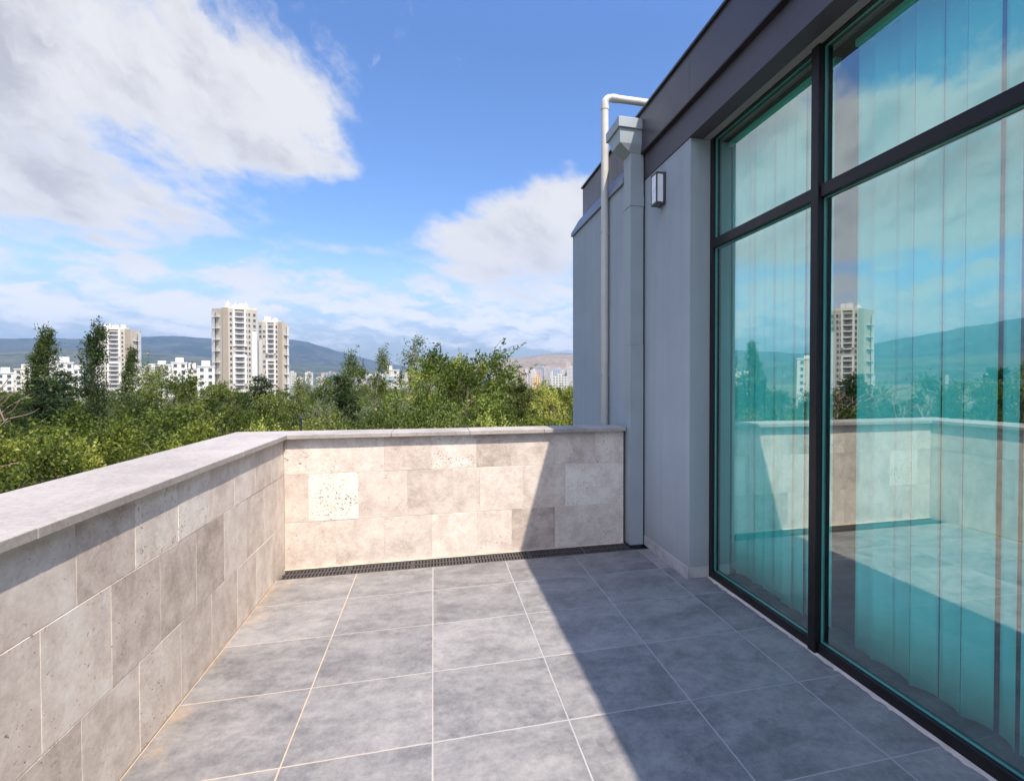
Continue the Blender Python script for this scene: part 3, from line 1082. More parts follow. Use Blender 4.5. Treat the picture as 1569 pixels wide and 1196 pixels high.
def window(parent, p, q, s_, z, w, h, mat='pane'):
    """window on the facade from plan point p to q, s_ metres along; a frame with its pane"""
    d = (q[0] - p[0], q[1] - p[1])
    l = math.hypot(*d)
    ux, uy = d[0] / l, d[1] / l
    rz = math.atan2(uy, ux)
    fr = shared(('wf', w, h), lambda: MB().box(-w / 2 - .12, w / 2 + .12, -.10, .02, -.12, 0).box(-w / 2 - .12, w / 2 + .12, -.10, .02, h, h + .12)
                .box(-w / 2 - .12, -w / 2, -.10, .02, 0, h).box(w / 2, w / 2 + .12, -.10, .02, 0, h), 'window', M['rail'])
    pn = shared(('wp', w, h), lambda: MB().box(-w / 2, w / 2, -.03, .02, 0, h).box(-.04, .04, -.05, -.031, 0, h), 'pane', M[mat])
    o = put('window', fr, parent, (p[0] + ux * s_, p[1] + uy * s_, z), rz)
    put('pane', pn, o, (0, 0, 0))


def balcony(parent, p, q, s_, z, w, h, dep=1.1, solid=True):
    d = (q[0] - p[0], q[1] - p[1])
    l = math.hypot(*d)
    ux, uy = d[0] / l, d[1] / l
    rz = math.atan2(uy, ux)
    sl = shared(('bal', w, h, dep, solid), lambda: MB().box(-w / 2, w / 2, -dep, .02, -.14, .08)
                .box(-w / 2, w / 2, -dep, -dep + .1, .081, .50 if solid else .2).box(-w / 2, -w / 2 + .12, -dep + .101, .02, .081, 1.0)
                .box(w / 2 - .12, w / 2, -dep + .101, .02, .081, 1.0).box(-w / 2, w / 2, -dep, -dep + .08, .95, 1.05), 'balcony', M['rail'])
    rc = shared(('rec', w, h), lambda: MB().box(-w / 2 + .2, w / 2 - .2, -.05, .02, .1, h - .35), 'recess_shade', M['recess'])  # flat dark panel, the shade of the balcony recess put into its colour
    pn = shared(('recp', w, h), lambda: MB().box(-w * .30, w * .30, -.08, -.051, .1, h - .7), 'pane', M['pane'])
    o = put('balcony', sl, parent, (p[0] + ux * s_, p[1] + uy * s_, z), rz)
    put('recess_shade', rc, o, (0, 0, 0))
    put('pane', pn, o, (0, 0, 0))


def tower_root(px, depth, name, label, cat, az=None, group=None):
    if az is None:
        x, y = spot(px, depth)
        rz = -math.atan2(x, y)
    else:
        x, y = depth * math.sin(rad(az)), depth * math.cos(rad(az))
        rz = -rad(az)
    return empty(name, (x, y, GZ), rz, label, cat, group)


def crown(parent, x0, x1, y0, y1, z, seed):
    r_ = random.Random(seed)
    m_ = MB()
    x = x0
    while x < x1 - 1.5:
        w = r_.uniform(1.5, 3.6)
        h = r_.uniform(1.0, 2.6)
        m_.box(x, min(x + w, x1), y0 + r_.uniform(.5, 2), y1 - r_.uniform(1, 4), z + .02, z + h)
        if r_.random() < .6:
            m_.tube([(x + w / 2, y0 + 2, z + h), (x + w / 2, y0 + 2, z + h + r_.uniform(.6, 1.5))], [.35, .35], 8)
        x += w + r_.uniform(.1, 1.4)
    m_.build('roof_structure', M['white'], parent)


def big_tower(root, W, D, floors, seed, fh=3.05, style=0, flip=False):
    """W wide, D deep point block; local x across the picture, -y towards the viewer"""
    r_ = random.Random(seed)
    sx = -1 if flip else 1
    H = floors * fh + 1.5

    def P(*pts):
        q = [(sx * a, b) for a, b in pts]
        return q if sx > 0 else q[::-1]
    a = W / 2
    xa = -a + W * .26                       # slab edge
    MB().prism(P((xa, 0), (a - W * .14, 0), (a, W * .10), (a, D), (-a + W * .1, D), (-a, W * .38), (-a + W * .01, W * .30)), 0, H).build('wall', M['beige'], root)
    # slab fin and bright frames
    m_ = MB()
    m_.prism(P((xa - .6, -.35), (xa + W * .09, -.35), (xa + W * .09, .01), (xa - .6, 1.5)), 0, H + .4)
    m_.build('fin', M['beige_dark'], root)
    m_ = MB()
    bw = W * .21
    bx = xa + W * .34
    for z0, z1 in ((.02, .15), (.24, .52), (.62, .99)):
        m_.prism(P((bx - bw / 2 - .9, -.5), (bx - bw / 2, -.5), (bx - bw / 2, -.01), (bx - bw / 2 - .9, -.01)), H * z0, H * z1 + 1)
        m_.prism(P((bx + bw / 2, -.5), (bx + bw / 2 + .9, -.5), (bx + bw / 2 + .9, -.01), (bx + bw / 2, -.01)), H * z0, H * z1 + 1)
        m_.prism(P((bx - bw / 2, -.5), (bx + bw / 2, -.5), (bx + bw / 2, -.01), (bx - bw / 2, -.01)), H * z1 + .2, H * z1 + 1)
    m_.build('white_frame', M['white'], root)
    m_ = MB()
    m_.prism(P((-a - .2, W * .30), (-a + W * .055, W * .16), (-a + W * .065, W * .20), (-a + .1, W * .36)), 0, H - 2)
    m_.build('side_panel', M['white'], root)
    m_ = MB()
    m_.prism(P((a - W * .13, -.12), (a - W * .02, W * .075), (a - W * .02, W * .09), (a - W * .13, .02)), 0, H * .78)
    m_.build('side_panel', M['white'], root)
    for k in range(2, floors):
        z = k * fh + .9
        fp, fq_ = ((sx * xa, 0.0), (sx * (a - W * .14), 0.0)) if sx > 0 else ((-(a - W * .14), 0.0), (-xa, 0.0))
        L_ = W * .60

        def S(f):
            return L_ * (f if sx > 0 else 1 - f)
        window(root, fp, fq_, S(.25), z, 1.1, 1.7)
        balcony(root, fp, fq_, S(.34 / .60), z - .9, bw, fh, .5)
        window(root, fp, fq_, S(.80), z, 1.3, 1.7)
        if style != 1 or k % 3:
            window(root, fp, fq_, S(.93), z, 1.0, 1.7)
        rp, rq = ((a - W * .14, 0.0), (a, W * .10)) if sx > 0 else ((-a, W * .10), (-(a - W * .14), 0.0))
        if k * fh > H * .80 or True:
            window(root, rp, rq, W * .086, z, 1.6, 1.6)
        lp, lq = ((-a, W * .30), (xa - .6, 1.5)) if sx > 0 else ((-(xa - .6), 1.5), (a, W * .30))
        if k % 2 == 0:
            balcony(root, lp, lq, W * .16, z - .9, W * .20, fh, 1.3, False)
        else:
            window(root, lp, lq, W * .19, z, 2.2, 1.9)
    MB().prism(P((xa, .3), (a - W * .16, .3), (a - W * .02, W * .10), (a - W * .02, D - 1), (xa, D - 1)), H + .02, H + 1.1).build('parapet', M['offwhite'], root)
    x0, x1 = (xa + 1, a - W * .2) if sx > 0 else (-(a - W * .2), -(xa + 1))
    crown(root, x0, x1, 1, D - 2, H + 1.1, seed)
    return H


def off(py, depth):                          # storeys that bring a roof to a picture row
    return (height(py, depth) - GZ)


t1 = tower_root(361, 300, 'apartment_tower', 'tallest beige and white apartment tower, balconies down its left edge', 'tower')
big_tower(t1, 21.0, 20, 17, 1)
t2 = tower_root(420, 345, 'apartment_tower', 'beige tower close behind the right side of the tallest tower', 'tower')
big_tower(t2, 16.5, 18, 16, 2, fh=3.08, style=1, flip=True)
t3 = tower_root(182, 380, 'apartment_tower', 'pale tower rising left of centre behind the dark poplar', 'tower')
big_tower(t3, 24.5, 22, 16, 3, fh=3.02, flip=True)
t4 = tower_root(0, 300, 'apartment_tower', 'apartment tower seen mirrored in the near window bay', 'tower', az=-40.3)
big_tower(t4, 19.5, 18, 16, 4, fh=3.0)


def mid_block(px0, px1, py, depth, mat, seed, label, dep=14, n_set=0, group=None, windows=True, name='apartment_block', az=None):
    r_ = random.Random(seed)
    root = tower_root((px0 + px1) / 2, depth, name, label, 'apartment block', az=az, group=group)
    W = (px1 - px0) / 850 * depth * (math.cos(math.atan(((px0 + px1) / 2 - 897) / 850)) if az is None else 1)
    H = height(py, depth) - GZ
    MB().box(-W / 2, W / 2, 0, dep, 0, H).build('wall', M[mat], root)
    m_ = MB()
    m_.box(-W / 2 - .25, W / 2 + .25, -.25, dep + .2, H + .01, H + .45)
    m_.build('roof', M['white'], root)
    m_ = MB()
    for k in range(max(1, int(W / 9))):
        x = r_.uniform(-W / 2 + 2, W / 2 - 2)
        m_ = MB().box(x - 1.6, x + 1.6, 2 + r_.random(), 6, H + .46, H + r_.uniform(1.8, 3.4))
        m_.build('stair_head', M[mat], root)
    if windows:
        nf = int(H / 3.0)
        p, q = (-W / 2, 0.0), (W / 2, 0.0)
        nb = max(2, int(W / 3.4))
        for k in range(max(1, nf - 5), nf):
            for i in range(nb):
                s_ = W * (i + .5) / nb
                if (i + seed) % 3 == 0 and nb > 2:
                    balcony(root, p, q, s_, H - (nf - k) * 3.0 + .1, 2.6, 3.0, 1.2, bool(r_.random() < .5))
                else:
                    window(root, p, q, s_, H - (nf - k) * 3.0 + .9, 1.4, 1.5)
    return root


mid_block(-6, 21, 572, 270, 'white', 5, 'small white block at the far left edge behind the dry twigs')
mid_block(68, 88, 551, 265, 'white', 6, 'plain white block just right of the leaning dark poplar')
mid_block(88, 113, 556, 250, 'white', 7, 'lower white block beside the second dark poplar')
mid_block(219, 247, 563, 285, 'offwhite', 8, 'cream block at the foot of the left pale tower')
mid_block(236, 262, 559, 262, 'white', 9, 'white balconied block left of the row with a tall stair head')
mid_block(263, 287, 556, 272, 'white', 10, 'tallest white block in the row left of the twin towers')
mid_block(287, 303, 565, 290, 'offwhite', 11, 'narrow cream block in the row left of the twin towers')
mid_block(303, 329, 562, 250, 'white', 12, 'white balconied block touching the foot of the tallest tower')
mid_block(22, 48, 566, 300, 'offwhite', 15, 'cream block glimpsed left of the leaning dark poplar')
mid_block(113, 128, 566, 300, 'white', 16, 'white block in the gap before the tallest poplar')
mid_block(196, 219, 566, 270, 'white', 17, 'white block right of the thin poplar under the left tower')
mid_block(588, 612, 567, 330, 'offwhite', 13, 'pale block glimpsed through the open silvery poplar')
rb = mid_block(580, 603, 584, 200, 'greyfac', 14, 'low grey building with pale blue roof among trees', windows=False, name='pavilion')
MB().extr_y([(-3.4, height(584, 200) - GZ + .5), (3.4, height(584, 200) - GZ + .5), (2.4, height(584, 200) - GZ + 1.8), (-2.4, height(584, 200) - GZ + 1.8)], -.6, 14.4).build('pitched_roof', M['roofblue'], rb)
for i, (az, w, d_) in enumerate(((-36.4, 9, 260),)):
    mid_block(0, w / d_ * 850, 552 + i * 3, d_, 'white' if i % 2 else 'offwhite', 40 + i, 'pale block mirrored in the window glass', az=az, group='blocks seen only as reflections')

# far city: small blocks, each an object, kept simple at a few pixels each
rc = random.Random(44)
far = [(px, py, d_) for px, py, d_ in []]
for i in range(84):
    px = rc.uniform(745, 880)
    d_ = rc.uniform(1300, 2300)
    far.append((px, rc.uniform(562, 575), d_))
for i in range(26):
    far.append((rc.uniform(442, 640), rc.uniform(570, 578), rc.uniform(1100, 2000)))
for i in range(22):
    far.append((rc.uniform(222, 330), rc.uniform(566, 574), rc.uniform(900, 1600)))
for i in range(14):
    far.append((rc.uniform(-20, 70), rc.uniform(570, 577), rc.uniform(900, 1600)))
for i in range(9):
    far.append((None, rc.uniform(574, 579), rc.uniform(1500, 2400)))


def far_facade(mat):
    key = 'far_' + mat
    if key not in M:
        m, gr, bs = material(key)
        ob = gr.node('TexCoord').outputs['Object']
        x, y, z = gr.sep(ob)
        wx = gr.math('COMPARE', gr.math('FRACT', gr.mul(gr.add(x, 200.0), 1 / 3.6)), 0.5, 0.27)
        wz = gr.math('COMPARE', gr.math('FRACT', gr.mul(z, 1 / 3.2)), 0.5, 0.26)
        b = M[mat].node_tree.nodes['Principled BSDF'].inputs['Base Color'].links[0].from_socket.node
        c0 = tuple(b.inputs[6].default_value)[:3]
        rnd_ = gr.node('ObjectInfo').outputs['Random']
        c = gr.mix(0.25, c0, gr.mix(rnd_, (.35, .33, .32), (.95, .92, .88)))
        gr.put(bs.inputs['Base Color'], gr.mix(gr.mul(gr.mul(wx, wz), .85), c, (.09, .095, .11)))
        bs.inputs['Roughness'].default_value = .8
        M[key] = m
    return M[key]


def far_block(px, py, d_, mat, label, group, w):
    if px is None:
        az = rc.uniform(-60, -32)
        root = tower_root(0, d_, 'city_block', label, 'apartment block', az=az, group=group)
    else:
        root = tower_root(px, d_, 'city_block', label, 'apartment block', group=group)
    H = height(py, d_) - GZ
    m_ = MB()
    m_.box(-w / 2, w / 2, 0, 14, 0, H)
    m_.box(-w / 5, w / 5, 3, 8, H + .01, H + 3)
    m_.build('wall', far_facade(mat), root)
    return root


far_mats = ['white', 'offwhite', 'pink', 'greyfac', 'offwhite', 'white', 'bluefac', 'beige', 'pink', 'white']
for i, (px, py, d_) in enumerate(far):
    if px is None:
        far_block(px, py, d_, far_mats[i % 10], 'distant block mirrored in the glass above the trees', 'distant blocks seen only as reflections', rc.uniform(10, 26))
    elif px > 700:
        far_block(px, py, d_, far_mats[i % 10], 'tiny distant city block below the dry tan hills', 'distant city blocks under the tan hills', rc.uniform(9, 22))
    else:
        far_block(px, py, d_, far_mats[i % 10], 'tiny distant city block below the blue mountain', 'distant city blocks under the mountain', rc.uniform(10, 24))
far_block(871, 556, 1500, 'pink', 'tall pinkish block touching the grey wing wall on the skyline', None, 13)
far_block(853, 565, 1250, 'bluefac', 'dark blue office block in the distant city', None, 16)
far_block(822, 578, 900, 'ochre', 'low bright orange building in the distant city', None, 16)
far_block(858, 576, 700, 'offwhite', 'low cream hall before the distant city', None, 20)

# ------------------------------------------------------------------ trees
RS = np.random.RandomState


def leaf_mesh(name, c, d, L, asp, tone, mat, seed):
    r_ = RS(seed)
    n_ = len(c)
    d = d / (np.linalg.norm(d, axis=1, keepdims=True) + 1e-9)
    s_ = np.cross(d, r_.normal(size=(n_, 3)))
    s_ /= np.linalg.norm(s_, axis=1, keepdims=True) + 1e-9
    L = L[:, None]
    v_ = np.empty((n_, 4, 3))
    v_[:, 0] = c
    v_[:, 1] = c + d * L * .45 + s_ * L * asp * .5
    v_[:, 2] = c + d * L
    v_[:, 3] = c + d * L * .45 - s_ * L * asp * .5
    me = bpy.data.meshes.new(name)
    me.vertices.add(4 * n_)
    me.vertices.foreach_set('co', v_.reshape(-1).astype(np.float32))
    me.loops.add(4 * n_)
    me.loops.foreach_set('vertex_index', np.arange(4 * n_, dtype=np.int32))
    me.polygons.add(n_)
    me.polygons.foreach_set('loop_start', np.arange(0, 4 * n_, 4, dtype=np.int32))
    me.polygons.foreach_set('loop_total', np.full(n_, 4, dtype=np.int32))
    at = me.attributes.new('tone', 'FLOAT', 'FACE')
    at.data.foreach_set('value', np.clip(tone, 0, 1).astype(np.float32))
    me.materials.append(mat)
    me.update(calc_edges=True)
    return me


def sprays(cl, out, r_, twigs, per, tl, L, up=.4, wind=(0, 0, 0), spread=.16, outw=.7, rndw=.8, tonevar=.22, tone0=.45, tls=None, tcs=None):
    """leaves strung along short twigs round each cluster centre"""
    C_, D_, T_, LL = [], [], [], []
    tl0 = tl
    for ci, (c, o) in enumerate(zip(cl, out)):
        tc = tone0 + r_.normal() * tonevar * .4 + (0 if tcs is None else tcs[ci])
        tl = tl0 * (1 if tls is None else tls[ci])
        for k in range(twigs):
            d = o * outw + np.array([0, 0, up]) + r_.normal(size=3) * rndw + np.array(wind)
            d /= np.linalg.norm(d) + 1e-9
            s0 = c + r_.normal(size=3) * tl * .35
            t = r_.rand(per) * tl * r_.uniform(.6, 1.2)
            C_.append(s0 + d * t[:, None] + r_.normal(size=(per, 3)) * spread)
            D_.append(d * .8 + r_.normal(size=(per, 3)) * .8 + np.array([0, 0, -.12]))
            T_.append(tc + r_.normal(size=per) * tonevar * .45)
            LL.append(L * r_.uniform(.65, 1.3, per))
    return np.concatenate(C_), np.concatenate(D_), np.concatenate(LL), np.concatenate(T_)


def limb(mb, a, b, r0, r1, r_, sag=.12, seg=5, n=4):
    a, b = np.array(a, float), np.array(b, float)
    l = np.linalg.norm(b - a)
    pts, rr = [], []
    w = r_.normal(size=3) * l * sag
    for i in range(n + 1):
        t = i / n
        pts.append(a + (b - a) * t + w * math.sin(math.pi * t) + r_.normal(size=3) * l * .015)
        rr.append(r0 + (r1 - r0) * t)
    mb.tube(pts, rr, seg, cap=False)


def kind_broad(seed, H=15., W=9., base=.22, ncl=300, leaf='leaf_mid', bark='bark', L=.165, wind=(.35, -.1, .05), twigs=9, per=15, tone0=.45, asp=.55):
    r_ = RS(seed)
    cl, out, tcs = [], [], []
    nb = ncl // 9
    placed = []
    ph = r_.rand(4) * 6.28
    for i in range(nb):                       # boughs, each a clump of sprays with air between
        t = ((i + r_.rand()) / nb) ** .85
        th = i * 2.4 + r_.normal() * .35
        prof = math.sin(math.pi * min(1, (t * .84 + .13))) ** .65
        lump = 1 + .20 * math.sin(3 * th + ph[0] + 6 * t)
        q = r_.uniform(.55, 1.0) if r_.rand() < .8 else r_.uniform(.1, .5)
        r0 = W / 2 * prof * lump * q
        z = H * (base + (1 - base) * t)
        bc = np.array([r0 * math.cos(th) + wind[0] * t * 2, r0 * math.sin(th) + wind[1] * t * 2, z])
        o = np.array([math.cos(th), math.sin(th), .9 * (t - .3)])
        o /= np.linalg.norm(o)
        for _try in range(12):
            if all(np.linalg.norm((bc - p_) * (1, 1, 1.25)) > .20 * W for p_ in placed):
                break
            th = r_.rand() * 6.283
            t = r_.rand() ** .8
            prof = math.sin(math.pi * min(1, (t * .84 + .13))) ** .65
            r0 = W / 2 * prof * (1 + .20 * math.sin(3 * th + ph[0] + 6 * t)) * r_.uniform(.6, 1.05)
            bc = np.array([r0 * math.cos(th) + wind[0] * t * 2, r0 * math.sin(th) + wind[1] * t * 2, H * (base + (1 - base) * t)])
            o = np.array([math.cos(th), math.sin(th), .9 * (t - .3)])
            o /= np.linalg.norm(o)
        placed.append(bc)
        bt = r_.normal() * .24
        br = r_.uniform(.6, 1.1) * W * .072
        for k in range(9):
            off_ = r_.normal(size=3) * br * np.array([1.0, 1.0, .50])
            cl.append(tuple(bc + off_ + o * br * .5))
            tcs.append(bt)
            o2 = o + off_ / (br * 3) + np.array([0, 0, .25])
            out.append(o2 / np.linalg.norm(o2))
    ncl = len(cl)
    mb = MB()
    tr = [(0, 0, 0), (.1, .05, H * .3), (.25 + wind[0], .1, H * .6), (wind[0] * 1.6, wind[1], H * .9)]
    mb.tube(tr, [H * .022, H * .017, H * .010, H * .003], 8, cap=False)
    for i in range(0, ncl, 3):
        c = cl[i]
        zz = max(H * .18, c[2] - math.hypot(c[0], c[1]) * .9 - .5)
        k = min(1, zz / (H * .9))
        limb(mb, (wind[0] * 1.4 * k, 0, zz), c, .07 * (1.3 - k) + .02, .015, r_)
    lv = sprays([np.array(c) for c in cl], out, r_, twigs, per, .62, L, wind=wind, tone0=tone0, spread=.08, tcs=tcs)
    # leafy shoots standing out of the crown
    top = sorted(range(ncl), key=lambda i: -(cl[i][2] + .5 * math.hypot(cl[i][0], cl[i][1])))[:ncl // 3]
    parts_ = [lv]
    for i in top[::5]:
        a0 = np.array(cl[i])
        d0 = np.array([out[i][0] * .45 + wind[0] * .9, out[i][1] * .45 + wind[1], 1.0]) + r_.normal(size=3) * .18
        ln = r_.uniform(.6, 1.5)
        limb(mb, a0, a0 + d0 * ln, .018, .006, r_, .08, 4, 3)
        k_ = int(ln * 46)
        tt = r_.rand(k_)
        parts_.append((a0 + d0 * (tt * ln)[:, None] + r_.normal(size=(k_, 3)) * (.17 * (1.05 - tt))[:, None],
                       d0 * .6 + r_.normal(size=(k_, 3)) * .7, L * r_.uniform(.6, 1.15, k_), tone0 + .12 + tcs[i] + r_.normal(size=k_) * .1))
    lv = [np.concatenate([q[j] for q in parts_]) for j in range(4)]
    return leaf_mesh('crown', *lv[:3], asp, lv[3], M[leaf], seed + 1), mb.data('trunk', M[bark], True), H


def kind_poplar(seed, H=18., W=3.6, leaf='leaf_dark', bark='bark', ncl=120, L=.15, wind=(.5, -.1, .2), open_=0.0, per=15, twigs=9, tone0=.42):
    r_ = RS(seed)
    cl, out = [], []
    while len(cl) < ncl:
        t = r_.rand()
        prof = (1 - t) ** (.62 if open_ else .80) * (.35 + .65 * min(1, t * 4 + .2)) + .04
        th = r_.rand() * 6.283
        lump = 1 + .45 * math.sin(2 * th + 13 * t + seed) + .3 * r_.normal()
        r0 = W / 2 * prof * max(.2, lump) * r_.rand() ** .5
        z = H * (.12 + .86 * t)
        if open_ and math.sin(z * 2.1 + th * 2 + seed) < open_ * 2 - 1.2:
            continue
        lean = wind[0] * 1.8 * t * t
        cl.append((r0 * math.cos(th) + lean, r0 * math.sin(th), z))
        o = np.array([math.cos(th) * .5, math.sin(th) * .5, .9])
        out.append(o / np.linalg.norm(o))
    mb = MB()
    mb.tube([(0, 0, 0), (0, .05, H * .35), (wind[0] * .5, 0, H * .65), (wind[0] * 1.75, 0, H * .985)], [H * .017, H * .012, H * .006, H * .0012], 8, cap=False)
    for i in range(0, ncl, 2):
        c = cl[i]
        zz = max(H * .08, c[2] - 1.2 - 1.4 * math.hypot(c[0], c[1]))
        limb(mb, (wind[0] * 1.8 * (zz / H) ** 2, 0, zz), c, .05, .012, r_, .06)
    lv = sprays([np.array(c) for c in cl], out, r_, twigs, per, .95, L, up=.75, wind=wind, spread=.10, outw=.5, rndw=.5, tone0=tone0, tls=[max(.75 if open_ else .6, 1.35 - .8 * c[2] / H) for c in cl], tcs=list(r_.normal(size=len(cl)) * .1))
    return leaf_mesh('crown', *lv[:3], .6, lv[3], M[leaf], seed + 1), mb.data('trunk', M[bark], True), H


def kind_cedar(seed, H=16., W=9., leaf='leaf_cedar', droop=.12, step=.46):
    r_ = RS(seed)
    mb = MB()
    mb.tube([(0, 0, 0), (.05, 0, H * .5), (.3, .05, H * .99)], [H * .02, H * .012, H * .002], 8, cap=False)
    C_, D_, T_, LL = [], [], [], []
    z = H * .15
    while z < H * .985:
        t = (z - H * .15) / (H * .85)
        R0 = W / 2 * ((1 - t) ** .75) * r_.uniform(.75, 1.12) + .25
        nb = r_.randint(5, 8)
        a0 = r_.rand() * 6.28
        for k in range(nb):
            a = a0 + 6.283 * k / nb + r_.normal() * .25
            l = R0 * r_.uniform(.55, 1.15)
            tip = np.array([math.cos(a) * l + .25 * t, math.sin(a) * l, z + l * r_.uniform(-.18, .30) - droop * l])
            st = np.array([.2 * t, 0, z])
            limb(mb, st, tip, .05, .01, r_, .04, 4, 3)
            dir_ = (tip - st) / (np.linalg.norm(tip - st) + 1e-9)
            side = np.array([-dir_[1], dir_[0], 0])
            n_ = int(l * 95) + 24
            u_ = r_.rand(n_) ** .7
            wd = (.10 + .42 * (1 - np.abs(u_ - .55) * 1.4).clip(.1, 1)) * min(1.6, .5 + .3 * l)
            s_ = r_.uniform(-1, 1, n_) * wd
            p = st + (tip - st) * u_[:, None] + side * s_[:, None] + np.array([0, 0, 1]) * (r_.normal(size=n_) * .13 - .14 * np.abs(s_))[:, None]
            C_.append(p)
            D_.append(dir_ * .8 + side * np.sign(s_)[:, None] * .7 + r_.normal(size=(n_, 3)) * .45)
            T_.append(.40 + .2 * r_.normal() + r_.normal(size=n_) * .18)
            LL.append(.24 * r_.uniform(.6, 1.3, n_))
        z += step * r_.uniform(.7, 1.3)
    C_, D_, T_, LL = map(np.concatenate, (C_, D_, T_, LL))
    return leaf_mesh('crown', C_, D_, LL, .32, T_, M[leaf], seed + 1), mb.data('trunk', M['bark'], True), H


def kind_bare(seed, H=14.):
    r_ = RS(seed)
    mb = MB()
    tips = []

    def grow(a, d, l, r0, dep):
        b = a + d * l
        limb(mb, a, b, r0, r0 * .62, r_, .08, 5 if dep < 3 else 3, 4)
        if dep >= 5:
            tips.append(b)
            return
        for k in range(3 if dep > 0 else 5):
            d2 = d + r_.normal(size=3) * .55 + np.array([.12, 0, .05])
            d2 /= np.linalg.norm(d2)
            grow(a + d * l * r_.uniform(.55, 1.0), d2, l * r_.uniform(.55, .78), r0 * .58, dep + 1)
    grow(np.array([0, 0, 0.]), np.array([0, 0, 1.]), H * .42, H * .017, 0)
    tips = np.array(tips)[::3]
    n_ = len(tips) * 6
    c = np.repeat(tips, 6, 0) + r_.normal(size=(n_, 3)) * .2
    return (leaf_mesh('crown', c, r_.normal(size=(n_, 3)), .14 * r_.uniform(.6, 1.3, n_), .5, .4 + .25 * r_.normal(size=n_), M['leaf_mid'], seed + 1),
            mb.data('trunk', M['twig'], True), H)


KIND = {
    'mid': [kind_broad(11), kind_broad(12, W=8, wind=(.6, 0, .1))],
    'bright': [kind_broad(21, ncl=430, leaf='leaf_bright', L=.175, W=9.5, wind=(.7, -.1, .15), twigs=9, per=14), kind_broad(22, ncl=340, leaf='leaf_bright', L=.16, W=8, base=.15)],
    'green': [kind_broad(31, leaf='leaf_green', L=.17, W=9, base=.15, asp=.75), kind_broad(32, leaf='leaf_green', L=.16, W=7, base=.12)],
    'silver': [kind_broad(41, leaf='leaf_silver', bark='palebark', L=.13, W=6.5, ncl=180, base=.25, wind=(.6, 0, .2))],
    'poplar': [kind_poplar(51, W=4.6, ncl=175), kind_poplar(52, W=4.2, wind=(.9, 0, .2), ncl=160)],
    'open': [kind_poplar(61, W=4.2, leaf='leaf_silver', bark='palebark', ncl=62, open_=.45, per=12, twigs=7, L=.15, wind=(.4, 0, .1)),
             kind_poplar(62, W=5.0, leaf='leaf_mid', bark='palebark', ncl=80, open_=.40, per=13, twigs=7, L=.15, wind=(.7, 0, .2))],
    'cedar': [kind_cedar(71), kind_cedar(72, W=7.5, H=15)],
    'pine': [kind_cedar(81, W=8, H=13, leaf='leaf_pine', droop=-.15, step=.55)],
    'bare': [kind_bare(91)],
}
rt = random.Random(5)
CAT = {'mid': 'bushy_tree', 'bright': 'bushy_tree', 'green': 'bushy_tree', 'silver': 'silver_tree', 'poplar': 'poplar_tree', 'open': 'poplar_tree',
       'cedar': 'cedar_tree', 'pine': 'pine_tree', 'bare': 'dry_tree'}


TOPS = {}


def crown_top(me):
    co = np.empty(len(me.vertices) * 3, np.float32)
    me.vertices.foreach_get('co', co)
    return float(np.percentile(co[2::3], 99.7))


def tree(px, py, depth, kind, label, wide=1.0, var=None, group=None, az=None, rz=None):
    if az is None:
        x, y = spot(px, depth)
    else:
        x, y = depth * math.sin(rad(az)), depth * math.cos(rad(az))
    top = height(py, depth)
    ks = KIND[kind]
    crown_me, trunk_me, _h = ks[rt.randrange(len(ks)) if var is None else var % len(ks)]
    H = TOPS.setdefault(crown_me.name, crown_top(crown_me))
    s_ = (top - GZ) / H
    root = empty(CAT[kind], (x, y, GZ), rt.uniform(-.5, .5) if rz is None else rz, label, 'tree', group)
    for nm, me in (('trunk', trunk_me), ('crown', crown_me)):
        o = bpy.data.objects.new(nm, me)
        COL.objects.link(o)
        o.parent = root
    root.scale = (s_ * wide, s_ * wide, s_)
    return root


